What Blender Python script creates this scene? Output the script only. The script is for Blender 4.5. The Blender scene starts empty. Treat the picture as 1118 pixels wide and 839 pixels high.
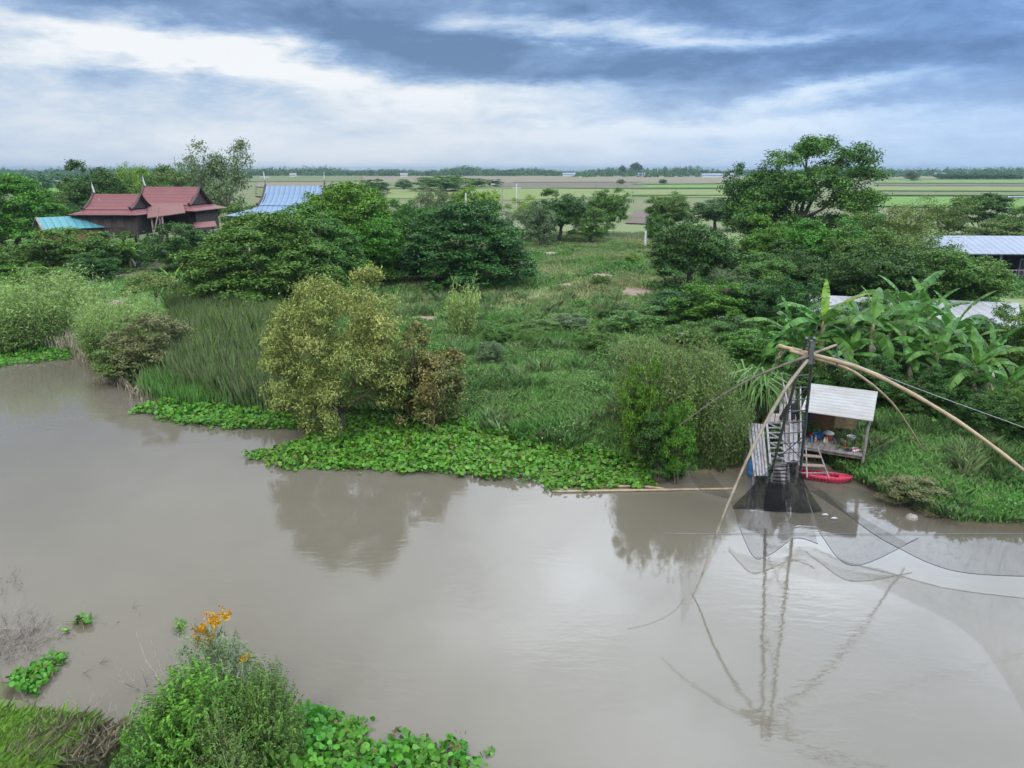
import bpy, math, random
import numpy as np
random.seed(5)
sc = bpy.context.scene
COL = sc.collection
R = math.radians
# ------------------------------------------------------------------ camera
F, CX, CY = 802.0, 559.0, 419.5
HC = 13.5
PITCH = math.atan(235.0 / F)
SP, CP = math.sin(PITCH), math.cos(PITCH)
cam = bpy.data.cameras.new('camera'); co = bpy.data.objects.new('camera', cam); COL.objects.link(co)
cam.sensor_width = 36; cam.lens = 36 * F / 1118.0; cam.clip_end = 20000; cam.clip_start = .1
co.location = (0, 0, HC); co.rotation_euler = (math.pi/2 - PITCH, 0, 0)
sc.camera = co

def slopes(px, py):
    dx, dy = px - CX, py - CY
    Y = F*CP - dy*SP; Z = -F*SP - dy*CP
    return dx/Y, Z/Y
def G(px, py, z=0.0):                       # point of the ground plane z under a pixel
    a, b = slopes(px, py); D = (z - HC)/b
    return (a*D, D, z)
def AT(px, py, Y):                          # point at forward distance Y
    a, b = slopes(px, py)
    return (a*Y, Y, HC + b*Y)
def MPP(py, Y): return Y/(F*CP - (py - CY)*SP)

# ------------------------------------------------------------------ terrain
def poly(pts): 
    q = sorted([G(x, y, 0)[:2] for x, y in pts]); return np.array([a for a, _ in q]), np.array([b for _, b in q])
FAR = [(-260,352),(-120,360),(0,368),(85,385),(112,406),(150,428),(250,440),(330,452),(400,455),(470,460),(560,488),(640,503),
       (700,514),(740,524),(800,514),(840,508),(900,510),(936,530),(1000,560),(1050,577),(1118,579),(1250,597)]
NEAR = [(-300,600),(-60,680),(0,735),(50,775),(110,812),(250,800),(330,836),(520,875),(700,960)]
fbx, fby = poly(FAR); nbx, nby = poly(NEAR)
def Yfar(x): return np.interp(x, fbx, fby)
def Ynear(x): return np.interp(x, nbx, nby)
def hash_noise(x, y, s, seed=0):
    rs = np.random.RandomState(seed); out = 0
    for i in range(5):
        a = rs.uniform(0, 6.28); k = s*(1.6**i); ph = rs.uniform(0, 6.28); ph2 = rs.uniform(0, 6.28); b = a + 1.4
        out = out + (np.sin((x*math.cos(a) + y*math.sin(a))*k + ph)*np.sin((x*math.cos(b)+y*math.sin(b))*k*.8 + ph2))/(1.35**i)
    return out/2.2
def sstep(a, b, x):
    t = np.clip((x-a)/(b-a), 0, 1); return t*t*(3-2*t)
def ground_z(x, y):
    x = np.asarray(x, float); y = np.asarray(y, float)
    d = y - Yfar(x); dn = Ynear(x) - y
    zf = -1.5 + 1.75*sstep(-2.0, .4, d) + 0.95*sstep(.4, 9, d)
    zn = -1.5 + 1.75*sstep(-1.5, .4, dn) + .55*sstep(.4, 4, dn)
    n = hash_noise(x, y, .35, 3)*.16*sstep(.5, 5, d)*(1 - sstep(85, 110, y))
    return np.maximum(zf + n, zn)
def gz(x, y): return float(ground_z(x, y))

# ------------------------------------------------------------------ node helpers
class NT:
    def __init__(s, nt): s.nt = nt; nt.nodes.clear()
    def n(s, t, **k):
        x = s.nt.nodes.new(t)
        for a, b in k.items():
            if isinstance(b, (int, float, str, bool)) and hasattr(x, a): setattr(x, a, b)
        return x
    def l(s, a, b): s.nt.links.new(a, b)
    def set(s, inp, v):
        if hasattr(v, 'is_linked') or hasattr(v, 'links'): s.l(v, inp)
        elif isinstance(v, (tuple, list)) and len(v) == 3 and inp.type == 'RGBA': inp.default_value = (*v, 1)
        else: inp.default_value = v
    def m(s, op, a, b=None, c=None, clamp=False):
        x = s.n('ShaderNodeMath'); x.operation = op; x.use_clamp = clamp
        s.set(x.inputs[0], a)
        if b is not None: s.set(x.inputs[1], b)
        if c is not None: s.set(x.inputs[2], c)
        return x.outputs[0]
    def noise(s, vec, scale, detail=4, rough=.55, dist=0):
        x = s.n('ShaderNodeTexNoise'); s.l(vec, x.inputs['Vector']) if vec is not None else None
        x.inputs['Scale'].default_value = scale; x.inputs['Detail'].default_value = detail
        x.inputs['Roughness'].default_value = rough; x.inputs['Distortion'].default_value = dist
        return x.outputs['Fac']
    def ramp(s, fac, stops):
        x = s.n('ShaderNodeValToRGB'); s.set(x.inputs[0], fac); e = x.color_ramp.elements
        while len(e) < len(stops): e.new(.5)
        for i, (p, c) in enumerate(stops): e[i].position = p; e[i].color = (*c, 1)
        return x.outputs[0]
    def mix(s, f, a, b, blend='MIX'):
        x = s.n('ShaderNodeMix'); x.data_type = 'RGBA'; x.blend_type = blend
        s.set(x.inputs[0], f); s.set(x.inputs[6], a); s.set(x.inputs[7], b)
        return x.outputs[2]
    def comb(s, a, b, c):
        x = s.n('ShaderNodeCombineXYZ'); s.set(x.inputs[0], a); s.set(x.inputs[1], b); s.set(x.inputs[2], c); return x.outputs[0]
def newmat(name):
    m = bpy.data.materials.new(name); m.use_nodes = True; return m, NT(m.node_tree)
def plain(name, c, rough=.7, var=.25, scale=6, bump=.15, metal=0, c2=None, stretch=(1,1,1), spec=.4):
    m, t = newmat(name)
    tc = t.n('ShaderNodeTexCoord'); mp = t.n('ShaderNodeMapping'); t.l(tc.outputs['Object'], mp.inputs[0]); mp.inputs['Scale'].default_value = stretch
    v = mp.outputs[0]; f = t.noise(v, scale, 5, .6)
    c2 = c2 or tuple(x*(1-var*1.6) for x in c)
    hi = tuple(min(1, x*(1+var*.5)) for x in c)
    colr = t.ramp(f, [(.3, c2), (.55, c), (.75, hi)])
    p = t.n('ShaderNodeBsdfPrincipled'); t.l(colr, p.inputs['Base Color']); p.inputs['Roughness'].default_value = rough
    p.inputs['Metallic'].default_value = metal; p.inputs['Specular IOR Level'].default_value = spec
    b = t.n('ShaderNodeBump'); b.inputs['Strength'].default_value = bump; t.l(f, b.inputs['Height']); t.l(b.outputs[0], p.inputs['Normal'])
    o = t.n('ShaderNodeOutputMaterial'); t.l(p.outputs[0], o.inputs[0]); return m
def ribbed(name, c, axis=0, period=.22, rough=.45, dirt=(.35,.33,.30), amt=.35, metal=.0, horiz=False):
    m, t = newmat(name)
    tc = t.n('ShaderNodeTexCoord'); s = t.n('ShaderNodeSeparateXYZ'); t.l(tc.outputs['Object'], s.inputs[0])
    w = t.m('SINE', t.m('MULTIPLY', s.outputs[axis], 6.283/period))
    n = t.noise(tc.outputs['Object'], .9, 6, .65); n2 = t.noise(tc.outputs['Object'], 9, 4, .6)
    f = t.ramp(t.m('ADD', t.m('MULTIPLY', n, .7), t.m('MULTIPLY', n2, .3)), [(.42, (0,0,0)), (.68, (1,1,1))])
    line = t.m('MULTIPLY', t.m('GREATER_THAN', w, .82), .55)
    cc = t.mix(t.m('MULTIPLY', f, amt), c, dirt); cc = t.mix(line, cc, tuple(x*.45 for x in c))
    p = t.n('ShaderNodeBsdfPrincipled'); t.l(cc, p.inputs['Base Color']); p.inputs['Roughness'].default_value = rough; p.inputs['Metallic'].default_value = metal
    b = t.n('ShaderNodeBump'); b.inputs['Strength'].default_value = .6; b.inputs['Distance'].default_value = .04; t.l(w, b.inputs['Height']); t.l(b.outputs[0], p.inputs['Normal'])
    o = t.n('ShaderNodeOutputMaterial'); t.l(p.outputs[0], o.inputs[0]); return m
LEAF = 1.5
def leafmat(name, c1, c2, trans=.22, rough=.5, patch=0, patch_c=None, spec=.2, dead=None):
    c1 = tuple(x*LEAF for x in c1); c2 = tuple(x*LEAF for x in c2); patch_c = patch_c and tuple(x*LEAF for x in patch_c)
    m, t = newmat(name)
    at = t.n('ShaderNodeAttribute'); at.attribute_name = 'tint'
    g = t.n('ShaderNodeNewGeometry'); oi = t.n('ShaderNodeObjectInfo')
    f = t.m('ADD', t.m('MULTIPLY', at.outputs['Fac'], .72), t.m('MULTIPLY', g.outputs['Random Per Island'], .36))
    cc = t.mix(f, c1, c2)
    if patch_c:
        pn = t.noise(g.outputs['Position'], patch, 4, .6)
        cc = t.mix(t.ramp(pn, [(.42, (0,0,0)), (.62, (1,1,1))]), cc, patch_c)
    if dead: cc = t.mix(t.m('GREATER_THAN', g.outputs['Random Per Island'], 1-dead[0]), cc, dead[1])
    hs = t.n('ShaderNodeHueSaturation'); t.l(cc, hs.inputs['Color']); hs.inputs['Saturation'].default_value = 1.06
    t.l(t.m('MULTIPLY_ADD', oi.outputs['Random'], .03, .485), hs.inputs['Hue'])
    t.l(t.m('MULTIPLY_ADD', t.m('FRACT', t.m('MULTIPLY', g.outputs['Random Per Island'], 7.31)), .7, .65), hs.inputs['Value'])
    p = t.n('ShaderNodeBsdfPrincipled'); t.l(hs.outputs[0], p.inputs['Base Color']); p.inputs['Roughness'].default_value = rough
    p.inputs['Specular IOR Level'].default_value = spec
    tr = t.n('ShaderNodeBsdfTranslucent'); t.l(hs.outputs[0], tr.inputs[0])
    mx = t.n('ShaderNodeMixShader'); mx.inputs[0].default_value = trans; t.l(p.outputs[0], mx.inputs[1]); t.l(tr.outputs[0], mx.inputs[2])
    o = t.n('ShaderNodeOutputMaterial'); t.l(mx.outputs[0], o.inputs[0]); return m

# ------------------------------------------------------------------ objects
def tag(o, label=None, cat=None, group=None, kind=None):
    if label: o['label'] = label
    if cat: o['category'] = cat
    if group: o['group'] = group
    if kind: o['kind'] = kind
    return o
def link(name, data, m=None, parent=None):
    o = bpy.data.objects.new(name, data); COL.objects.link(o)
    if m is not None:
        if not data.materials: data.materials.append(m)
        else:
            o.material_slots[0].link = 'OBJECT'; o.material_slots[0].material = m
    if parent: o.parent = parent
    return o
def empty(name, loc, rz=0, label=None, cat=None, group=None, scale=None):
    o = bpy.data.objects.new(name, None); COL.objects.link(o); o.location = loc; o.rotation_euler = (0,0,rz)
    if scale: o.scale = scale
    return tag(o, label, cat, group)
def np_mesh(name, V, sizes, idx=None, tint=None, smooth=False):
    V = np.ascontiguousarray(V, np.float32).reshape(-1, 3); sizes = np.asarray(sizes, np.int32)
    me = bpy.data.meshes.new(name); me.vertices.add(len(V)); me.vertices.foreach_set('co', V.ravel())
    if idx is None: idx = np.arange(len(V), dtype=np.int32)
    me.loops.add(len(idx)); me.loops.foreach_set('vertex_index', np.asarray(idx, np.int32))
    st = np.concatenate([[0], np.cumsum(sizes)[:-1]]).astype(np.int32)
    me.polygons.add(len(sizes)); me.polygons.foreach_set('loop_start', st)
    if smooth: me.polygons.foreach_set('use_smooth', np.ones(len(sizes), bool))
    me.update(calc_edges=True)
    if tint is not None:
        a = me.attributes.new('tint', 'FLOAT', 'FACE'); a.data.foreach_set('value', np.asarray(tint, np.float32))
    return me
class MB:
    def __init__(s): s.v = []; s.f = []
    def quad(s, *p):
        b = len(s.v); s.v += [tuple(q) for q in p]; s.f.append(tuple(range(b, b+len(p))))
    def hexa(s, bot, top):                  # two quads -> solid
        b = len(s.v); s.v += [tuple(q) for q in bot] + [tuple(q) for q in top]; n = len(bot)
        s.f.append(tuple(b+i for i in reversed(range(n)))); s.f.append(tuple(b+n+i for i in range(n)))
        for i in range(n): j = (i+1) % n; s.f.append((b+i, b+j, b+n+j, b+n+i))
    def box(s, x0, x1, y0, y1, z0, z1):
        s.hexa([(x0,y0,z0),(x1,y0,z0),(x1,y1,z0),(x0,y1,z0)], [(x0,y0,z1),(x1,y0,z1),(x1,y1,z1),(x0,y1,z1)])
    def bar(s, a, b, w, h=None, up=(0,0,1)):
        a = np.array(a, float); b = np.array(b, float); h = h or w; d = b-a; d /= np.linalg.norm(d)+1e-9
        u = np.cross(d, up); 
        if np.linalg.norm(u) < 1e-3: u = np.cross(d, (0,1,0))
        u /= np.linalg.norm(u); n = np.cross(u, d); u = u*w/2; n = n*h/2
        s.hexa([a-u-n, a+u-n, a+u+n, a-u+n], [b-u-n, b+u-n, b+u+n, b-u+n])
    def slab(s, c, th):                     # quad corners with thickness downwards (along normal)
        c = [np.array(q, float) for q in c]; n = np.cross(c[1]-c[0], c[3]-c[0]); n /= np.linalg.norm(n)
        s.hexa([q-n*th for q in c], c)
    def tube(s, pts, rad, k=7, cap=True):
        pts = [np.array(p, float) for p in pts]; n = len(pts)
        if not hasattr(rad, '__len__'): rad = [rad]*n
        b = len(s.v); u = None
        for i in range(n):
            d = pts[min(i+1, n-1)] - pts[max(i-1, 0)]; d /= np.linalg.norm(d)+1e-9
            if u is None: u = np.cross(d, (0,0,1) if abs(d[2]) < .9 else (1,0,0))
            u = u - d*np.dot(u, d); u /= np.linalg.norm(u)+1e-9; w = np.cross(d, u)
            for j in range(k):
                a = 2*math.pi*j/k; s.v.append(tuple(pts[i] + rad[i]*(math.cos(a)*u + math.sin(a)*w)))
        for i in range(n-1):
            for j in range(k):
                q = (j+1) % k; s.f.append((b+i*k+j, b+i*k+q, b+(i+1)*k+q, b+(i+1)*k+j))
        if cap:
            s.f.append(tuple(b+j for j in reversed(range(k)))); s.f.append(tuple(b+(n-1)*k+j for j in range(k)))
    def lathe(s, c, prof, k=16):
        b = len(s.v)
        for r, z in prof:
            for j in range(k):
                a = 2*math.pi*j/k; s.v.append((c[0]+r*math.cos(a), c[1]+r*math.sin(a), c[2]+z))
        for i in range(len(prof)-1):
            for j in range(k):
                q = (j+1) % k; s.f.append((b+i*k+j, b+i*k+q, b+(i+1)*k+q, b+(i+1)*k+j))
        s.f.append(tuple(b+(len(prof)-1)*k+j for j in range(k)))
        s.f.append(tuple(b+j for j in reversed(range(k))))
    def mesh(s, name, smooth=False):
        me = bpy.data.meshes.new(name); me.from_pydata(s.v, [], s.f); me.update()
        if smooth: me.polygons.foreach_set('use_smooth', [True]*len(me.polygons))
        return me
    def build(s, name, m, parent=None, smooth=False): return link(name, s.mesh(name, smooth), m, parent)

def unit(v): return v/(np.linalg.norm(v, axis=-1, keepdims=True)+1e-9)
def leaf_cloud(name, P, N, L, aspect, rs, tint, bend=.18, T=None):
    n = len(P); N = unit(N)
    T = unit(rs.normal(size=(n,3))) if T is None else T
    T = unit(T - N*np.sum(T*N, 1, keepdims=True)); B = np.cross(N, T)
    L = (np.ones(n)*L if not hasattr(L, '__len__') else np.asarray(L))[:,None]; W = L*aspect
    V = np.stack([P - T*L*.5, P + B*W*.5 + N*L*bend*.5 - T*L*.05, P + T*L*.5 - N*L*bend, P - B*W*.5 + N*L*bend*.5 - T*L*.05], 1)
    return np_mesh(name, V, np.full(n, 4), tint=tint)
def disc_leaves(name, P, N, L, rs, k=7, aspect=.85, cup=.15):
    n = len(P); N = unit(N); T = unit(rs.normal(size=(n,3))); T = unit(T - N*np.sum(T*N,1,keepdims=True)); B = np.cross(N, T)
    L = np.asarray(L)[:,None]; vs = []
    for j in range(k):
        a = 2*math.pi*j/k; r = 1.0 if j else .82
        vs.append(P + T*L*.5*r*math.cos(a) + B*L*.5*aspect*math.sin(a) + N*L*cup*(math.sin(a)**2 - .4 + (.2 if j == 0 else 0)))
    return np_mesh(name, np.stack(vs, 1), np.full(n, k), tint=rs.uniform(0, 1, n))
def blades_mesh(name, P, H, W, lean, rs, tint, curve=.5):
    n = len(P); a = rs.uniform(0, 6.283, n); D = np.stack([np.cos(a), np.sin(a), 0*a], 1); S = np.stack([-np.sin(a), np.cos(a), 0*a], 1)
    H = H[:,None]; W = (np.ones(n)*W)[:,None]; l = (lean*rs.uniform(.2, 1.2, n))[:,None]; up = np.array([0,0,1.0])
    m = P + up*H*.55 + D*H*l*.3; t = P + up*H*(1-.25*l) + D*H*l
    V = np.stack([P - S*W*.4, P + S*W*.4, m + S*W*.5, t, m - S*W*.5], 1)
    return np_mesh(name, V, np.full(n, 5), tint=tint)

# ------------------------------------------------------------------ materials
M = {}
M['vivid'] = leafmat('leaf_vivid', (.030,.085,.012), (.075,.165,.026))
M['mid'] = leafmat('leaf_mid', (.030,.072,.016), (.070,.140,.030))
M['dark'] = leafmat('leaf_dark', (.018,.048,.012), (.046,.098,.024))
M['light'] = leafmat('leaf_light', (.075,.135,.022), (.14,.22,.045))
M['grey'] = leafmat('leaf_grey', (.050,.080,.034), (.105,.145,.070))
M['olive'] = leafmat('leaf_olive', (.045,.080,.020), (.105,.150,.045))
M['olivedark'] = leafmat('leaf_olive_dark', (.036,.068,.016), (.080,.122,.036))
M['yellow'] = leafmat('leaf_yellow', (.085,.130,.034), (.225,.235,.078), patch=.55, patch_c=(.13,.165,.05))
M['rust'] = leafmat('leaf_rust', (.050,.092,.026), (.135,.108,.042))
M['brown'] = leafmat('leaf_brown', (.055,.07,.028), (.12,.125,.055))
M['feather'] = leafmat('leaf_feather', (.095,.155,.042), (.19,.25,.085), trans=.4)
M['banana'] = leafmat('leaf_banana', (.038,.095,.020), (.085,.165,.036), trans=.35, rough=.4)
M['bananaY'] = leafmat('leaf_banana_yellow', (.10,.17,.03), (.17,.23,.05), trans=.35, rough=.4)
M['hyac'] = leafmat('leaf_hyacinth', (.022,.088,.011), (.060,.155,.022), trans=.25, rough=.45, spec=.25, patch=.9, patch_c=(.055,.125,.018), dead=(.025, (.16,.13,.05)))
M['orange'] = leafmat('leaf_orange', (.30,.15,.012), (.40,.23,.02), trans=.35)
M['grass'] = leafmat('grass_lush', (.11,.195,.068), (.205,.31,.125), patch=.35, patch_c=(.125,.25,.07), trans=.5, dead=(.05, (.26,.24,.13)))
M['palegrass'] = leafmat('grass_pale', (.14,.21,.085), (.25,.33,.15), trans=.5, dead=(.10, (.30,.27,.16)))
M['darkgrass'] = leafmat('grass_dark', (.06,.12,.042), (.12,.195,.07), trans=.35)
M['weed'] = leafmat('leaf_weed', (.05,.11,.03), (.105,.18,.06), trans=.35)
M['drygrass'] = leafmat('grass_dry', (.12,.15,.065), (.22,.235,.12), patch=.06, patch_c=(.11,.18,.065), trans=.4)
M['reed'] = leafmat('grass_reed', (.11,.165,.075), (.21,.275,.13), trans=.45, dead=(.12, (.27,.25,.15)))
M['straw'] = leafmat('grass_straw', (.20,.18,.12), (.36,.33,.25), trans=.2)
M['limegrass'] = leafmat('grass_lime', (.20,.31,.075), (.34,.46,.15), trans=.55)
M['bark'] = plain('bark', (.13,.105,.08), .9, .35, 5, .5, stretch=(1,1,.25))
M['twig'] = plain('twig', (.20,.175,.15), .9, .3, 8, .3)
M['stemgreen'] = plain('stem_green', (.17,.19,.07), .6, .3, 6, .2, c2=(.14,.10,.05))
M['bamboo'] = plain('bamboo', (.27,.205,.125), .55, .3, 3, .2, c2=(.15,.12,.08))
M['bamboogrey'] = plain('bamboo_grey', (.22,.19,.145), .7, .3, 3, .2)
M['bamboodark'] = plain('bamboo_dark', (.10,.085,.07), .8, .3, 4, .2)
M['steel'] = plain('steel_dark', (.075,.078,.082), .55, .3, 5, .1)
M['whitewood'] = plain('white_weathered_wood', (.19,.187,.195), .8, .3, 5, .3, c2=(.09,.085,.085))
M['greywood'] = plain('grey_weathered_wood', (.19,.172,.17), .85, .3, 4, .4, c2=(.085,.075,.07), stretch=(1,.3,1))
M['pinkwood'] = plain('faded_plank', (.24,.18,.16), .85, .3, 6, .3, c2=(.11,.085,.075))
M['brownwall'] = plain('woven_panel_brown', (.27,.14,.06), .8, .3, 14, .3)
M['tanwall'] = plain('woven_panel_tan', (.48,.33,.17), .8, .25, 14, .3)
M['bluetarp'] = plain('blue_tarp', (.03,.06,.16), .6, .3, 3, .4)
M['bluecloth'] = plain('blue_cloth', (.04,.20,.50), .7, .3, 6, .5)
M['bluebarrel'] = plain('blue_plastic', (.04,.17,.40), .45, .15, 4, .05)
M['green_tarp'] = plain('green_tarp', (.10,.17,.12), .7, .3, 5, .4)
M['redplastic'] = plain('red_plastic', (.42,.035,.07), .4, .25, 3, .05)
M['redpot'] = plain('red_enamel', (.32,.07,.03), .4, .2, 4, .05)
M['whiteplastic'] = plain('white_plastic', (.48,.48,.475), .4, .12, 4, .05)
M['black'] = plain('black_cloth', (.012,.012,.014), .8, .3, 6, .4)
M['concrete'] = plain('concrete', (.26,.255,.24), .85, .25, 3, .3)
M['white'] = plain('white_paint', (.46,.465,.46), .6, .15, 2, .05)
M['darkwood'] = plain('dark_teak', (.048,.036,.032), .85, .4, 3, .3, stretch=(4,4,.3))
M['darktrim'] = plain('dark_trim', (.06,.042,.036), .8, .3, 5, .2)
M['redtile'] = ribbed('red_roof_tiles', (.125,.034,.038), 2, .42, .6, (.14,.06,.06), .5)
M['redtileold'] = ribbed('faded_red_roof', (.135,.045,.042), 0, .5, .6, (.14,.085,.075), .5)
M['teal'] = ribbed('teal_roof', (.05,.19,.215), 0, .8, .5, (.09,.18,.2), .3)
M['blueroof'] = ribbed('blue_metal_roof', (.115,.185,.285), 0, .8, .4, (.15,.2,.26), .4)
M['paleroof'] = ribbed('pale_blue_roof', (.15,.185,.245), 0, .75, .55, (.10,.115,.14), .7)
M['whiteroof'] = ribbed('white_metal_roof', (.205,.21,.22), 0, .8, .55, (.12,.115,.11), .75)
M['hutroof'] = ribbed('hut_roof_metal', (.25,.25,.245), 1, .36, .55, (.165,.14,.115), .8)
M['dark'+'void'] = plain('painted_interior_shade', (.02,.02,.022), .9, .2, 3, .1)  # near-black colour that stands for the shade inside the long building
M['rope'] = plain('rope', (.09,.09,.09), .9, .2, 10, .1)
M['wire'] = plain('wire', (.22,.23,.24), .6, .1, 10, .1)
M['rock'] = plain('rock', (.28,.25,.22), .9, .3, 2, .8)
M['flowerpink'] = plain('pink_petal', (.5,.25,.35), .7, .2, 4, .1)

def net_mat(name, fac):
    m, t = newmat(name)
    tc = t.n('ShaderNodeTexCoord'); mp = t.n('ShaderNodeMapping'); t.l(tc.outputs['Object'], mp.inputs[0]); mp.inputs['Scale'].default_value = (3.2, 3.2, .7); mp.inputs['Rotation'].default_value = (.2, .5, .3)
    n = t.ramp(t.noise(mp.outputs[0], 1.4, 5, .65, .8), [(.34,(.62,.62,.62)),(.52,(.8,.8,.8)),(.70,(1.15,1.15,1.15))])
    d = t.n('ShaderNodeBsdfDiffuse'); d.inputs[0].default_value = (.008,.009,.010,1)
    tr = t.n('ShaderNodeBsdfTransparent'); mx = t.n('ShaderNodeMixShader')
    f = t.m('MULTIPLY', fac, n, clamp=True)
    t.l(f, mx.inputs[0]); t.l(tr.outputs[0], mx.inputs[1]); t.l(d.outputs[0], mx.inputs[2])
    o = t.n('ShaderNodeOutputMaterial'); t.l(mx.outputs[0], o.inputs[0]); return m
M['net'] = net_mat('fishing_net', .33); M['netdense'] = net_mat('fishing_net_gathered', .82)

# ground, water
def ground_mat():
    m, t = newmat('ground_soil_grass')
    g = t.n('ShaderNodeNewGeometry'); P = g.outputs['Position']
    n1 = t.noise(P, .05, 6, .6); n2 = t.noise(P, .6, 6, .65); n3 = t.noise(P, .012, 4, .55)
    mp = t.n('ShaderNodeMapping'); t.l(P, mp.inputs[0]); mp.inputs['Scale'].default_value = (.25, 1, 1)
    n4 = t.noise(mp.outputs[0], .02, 5, .6)
    near = t.mix(t.ramp(n2, [(.35,(0,0,0)),(.65,(1,1,1))]), (.095,.145,.05), (.17,.185,.09))
    far = t.ramp(n4, [(.30,(.075,.10,.036)),(.45,(.115,.115,.062)),(.56,(.075,.12,.035)),(.7,(.13,.11,.085))])
    far = t.mix(t.m('MULTIPLY', n2, .35), far, (.09,.10,.045))
    s = t.n('ShaderNodeSeparateXYZ'); t.l(P, s.inputs[0])
    ff = t.ramp(t.m('DIVIDE', s.outputs[1], 400.0), [(.30,(0,0,0)),(.5,(1,1,1))])
    c = t.mix(ff, near, far)
    wet = t.ramp(s.outputs[2], [(.05,(1,1,1)),(.45,(0,0,0))])
    c = t.mix(wet, c, (.085,.068,.045))
    p = t.n('ShaderNodeBsdfPrincipled'); t.l(c, p.inputs['Base Color']); p.inputs['Roughness'].default_value = .9; p.inputs['Specular IOR Level'].default_value = .2
    b = t.n('ShaderNodeBump'); b.inputs['Strength'].default_value = .6; b.inputs['Distance'].default_value = .2; t.l(n2, b.inputs['Height']); t.l(b.outputs[0], p.inputs['Normal'])
    o = t.n('ShaderNodeOutputMaterial'); t.l(p.outputs[0], o.inputs[0]); return m
def water_mat():
    m, t = newmat('muddy_river_water')
    g = t.n('ShaderNodeNewGeometry'); P = g.outputs['Position']
    n = t.noise(P, .09, 4, .5); n2 = t.noise(P, .5, 4, .5)
    c = t.mix(t.ramp(t.m('MULTIPLY_ADD', n2, .3, t.m('MULTIPLY', n, .7)), [(.35,(0,0,0)),(.65,(1,1,1))]), (.096,.086,.065), (.108,.097,.074))
    p = t.n('ShaderNodeBsdfPrincipled'); t.l(c, p.inputs['Base Color']); p.inputs['IOR'].default_value = 1.42
    patch = t.ramp(t.noise(P, .16, 3, .5), [(.45,(0,0,0)),(.62,(1,1,1))])
    p.inputs['Roughness'].default_value = .055
    mp = t.n('ShaderNodeMapping'); t.l(P, mp.inputs[0]); mp.inputs['Rotation'].default_value = (0,0,.5); mp.inputs['Scale'].default_value = (.55,1.5,1)
    r1 = t.noise(mp.outputs[0], 2.6, 3, .5, .4); r2 = t.noise(P, .55, 2, .5)
    h = t.m('ADD', t.m('MULTIPLY', t.m('MULTIPLY', r1, patch), .006), t.m('ADD', t.m('MULTIPLY', r1, .0012), t.m('MULTIPLY', r2, .007)))
    b = t.n('ShaderNodeBump'); b.inputs['Strength'].default_value = 1; b.inputs['Distance'].default_value = 1.0; t.l(h, b.inputs['Height']); t.l(b.outputs[0], p.inputs['Normal'])
    o = t.n('ShaderNodeOutputMaterial'); t.l(p.outputs[0], o.inputs[0]); return m
def field_mat(name, a, b, s=(.05,.4)):
    m, t = newmat(name)
    g = t.n('ShaderNodeNewGeometry'); mp = t.n('ShaderNodeMapping'); t.l(g.outputs['Position'], mp.inputs[0]); mp.inputs['Scale'].default_value = (s[0], s[1], 1)
    n = t.noise(mp.outputs[0], 1.0, 6, .62)
    c = t.ramp(n, [(.36, a), (.64, b)])
    p = t.n('ShaderNodeBsdfPrincipled'); t.l(c, p.inputs['Base Color']); p.inputs['Roughness'].default_value = .9; p.inputs['Specular IOR Level'].default_value = .1
    o = t.n('ShaderNodeOutputMaterial'); t.l(p.outputs[0], o.inputs[0]); return m

# ------------------------------------------------------------------ ground sheet and water
xs = np.concatenate([-np.geomspace(6000, 62, 26), np.arange(-60, 60.1, .8), np.geomspace(62, 6000, 26)])
ys = np.concatenate([np.linspace(-300, 6, 12), np.arange(8, 95, .8), np.geomspace(96, 7000, 40)])
XX, YY = np.meshgrid(xs, ys); ZZ = ground_z(XX, YY)
nx, ny = len(xs), len(ys); V = np.stack([XX, YY, ZZ], -1).reshape(-1, 3)
i, j = np.meshgrid(np.arange(nx-1), np.arange(ny-1)); a = (j*nx + i).ravel()
idx = np.stack([a, a+1, a+1+nx, a+nx], 1).ravel()
tag(link('ground', np_mesh('ground', V, np.full(len(a), 4), idx, smooth=True), ground_mat()), kind='structure')
w = MB(); w.quad((-230,-60,0),(230,-60,0),(230,66,0),(-230,66,0)); tag(w.build('water', water_mat()), kind='structure')

FM = {'green': field_mat('paddy_green', (.075,.145,.028), (.105,.18,.042)), 'pale': field_mat('paddy_pale', (.105,.14,.045), (.14,.17,.06)),
      'tan': field_mat('stubble', (.115,.105,.068), (.165,.145,.10)), 'plough': field_mat('ploughed', (.080,.068,.054), (.125,.105,.085)),
      'dull': field_mat('rough_pasture', (.075,.10,.04), (.115,.13,.058)), 'bund': field_mat('bund', (.05,.09,.025), (.09,.13,.04)),
      'dirt': field_mat('bare_earth', (.17,.135,.10), (.25,.205,.16), (.6,.6)), 'water': None}
def patch(name, px, mat_, dz, n=10, jit=.02, z0=1.2):
    c = [np.array(G(x, y, z0)) for x, y in px]; out = []; rs = np.random.RandomState(int(px[0][0]*7+px[0][1]) % 9999)
    m_ = len(c)
    for k in range(m_):
        p, q = c[k], c[(k+1) % m_]
        for s in range(n):
            f = s/n; r = p*(1-f)+q*f; r = r + np.array([rs.normal()*jit*np.linalg.norm(q-p)*.3, rs.normal()*jit*np.linalg.norm(q-p)*.3, 0])
            out.append((r[0], r[1], z0+dz))
    b = MB(); b.quad(*out); return tag(b.build(name, mat_), kind='structure')
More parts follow.
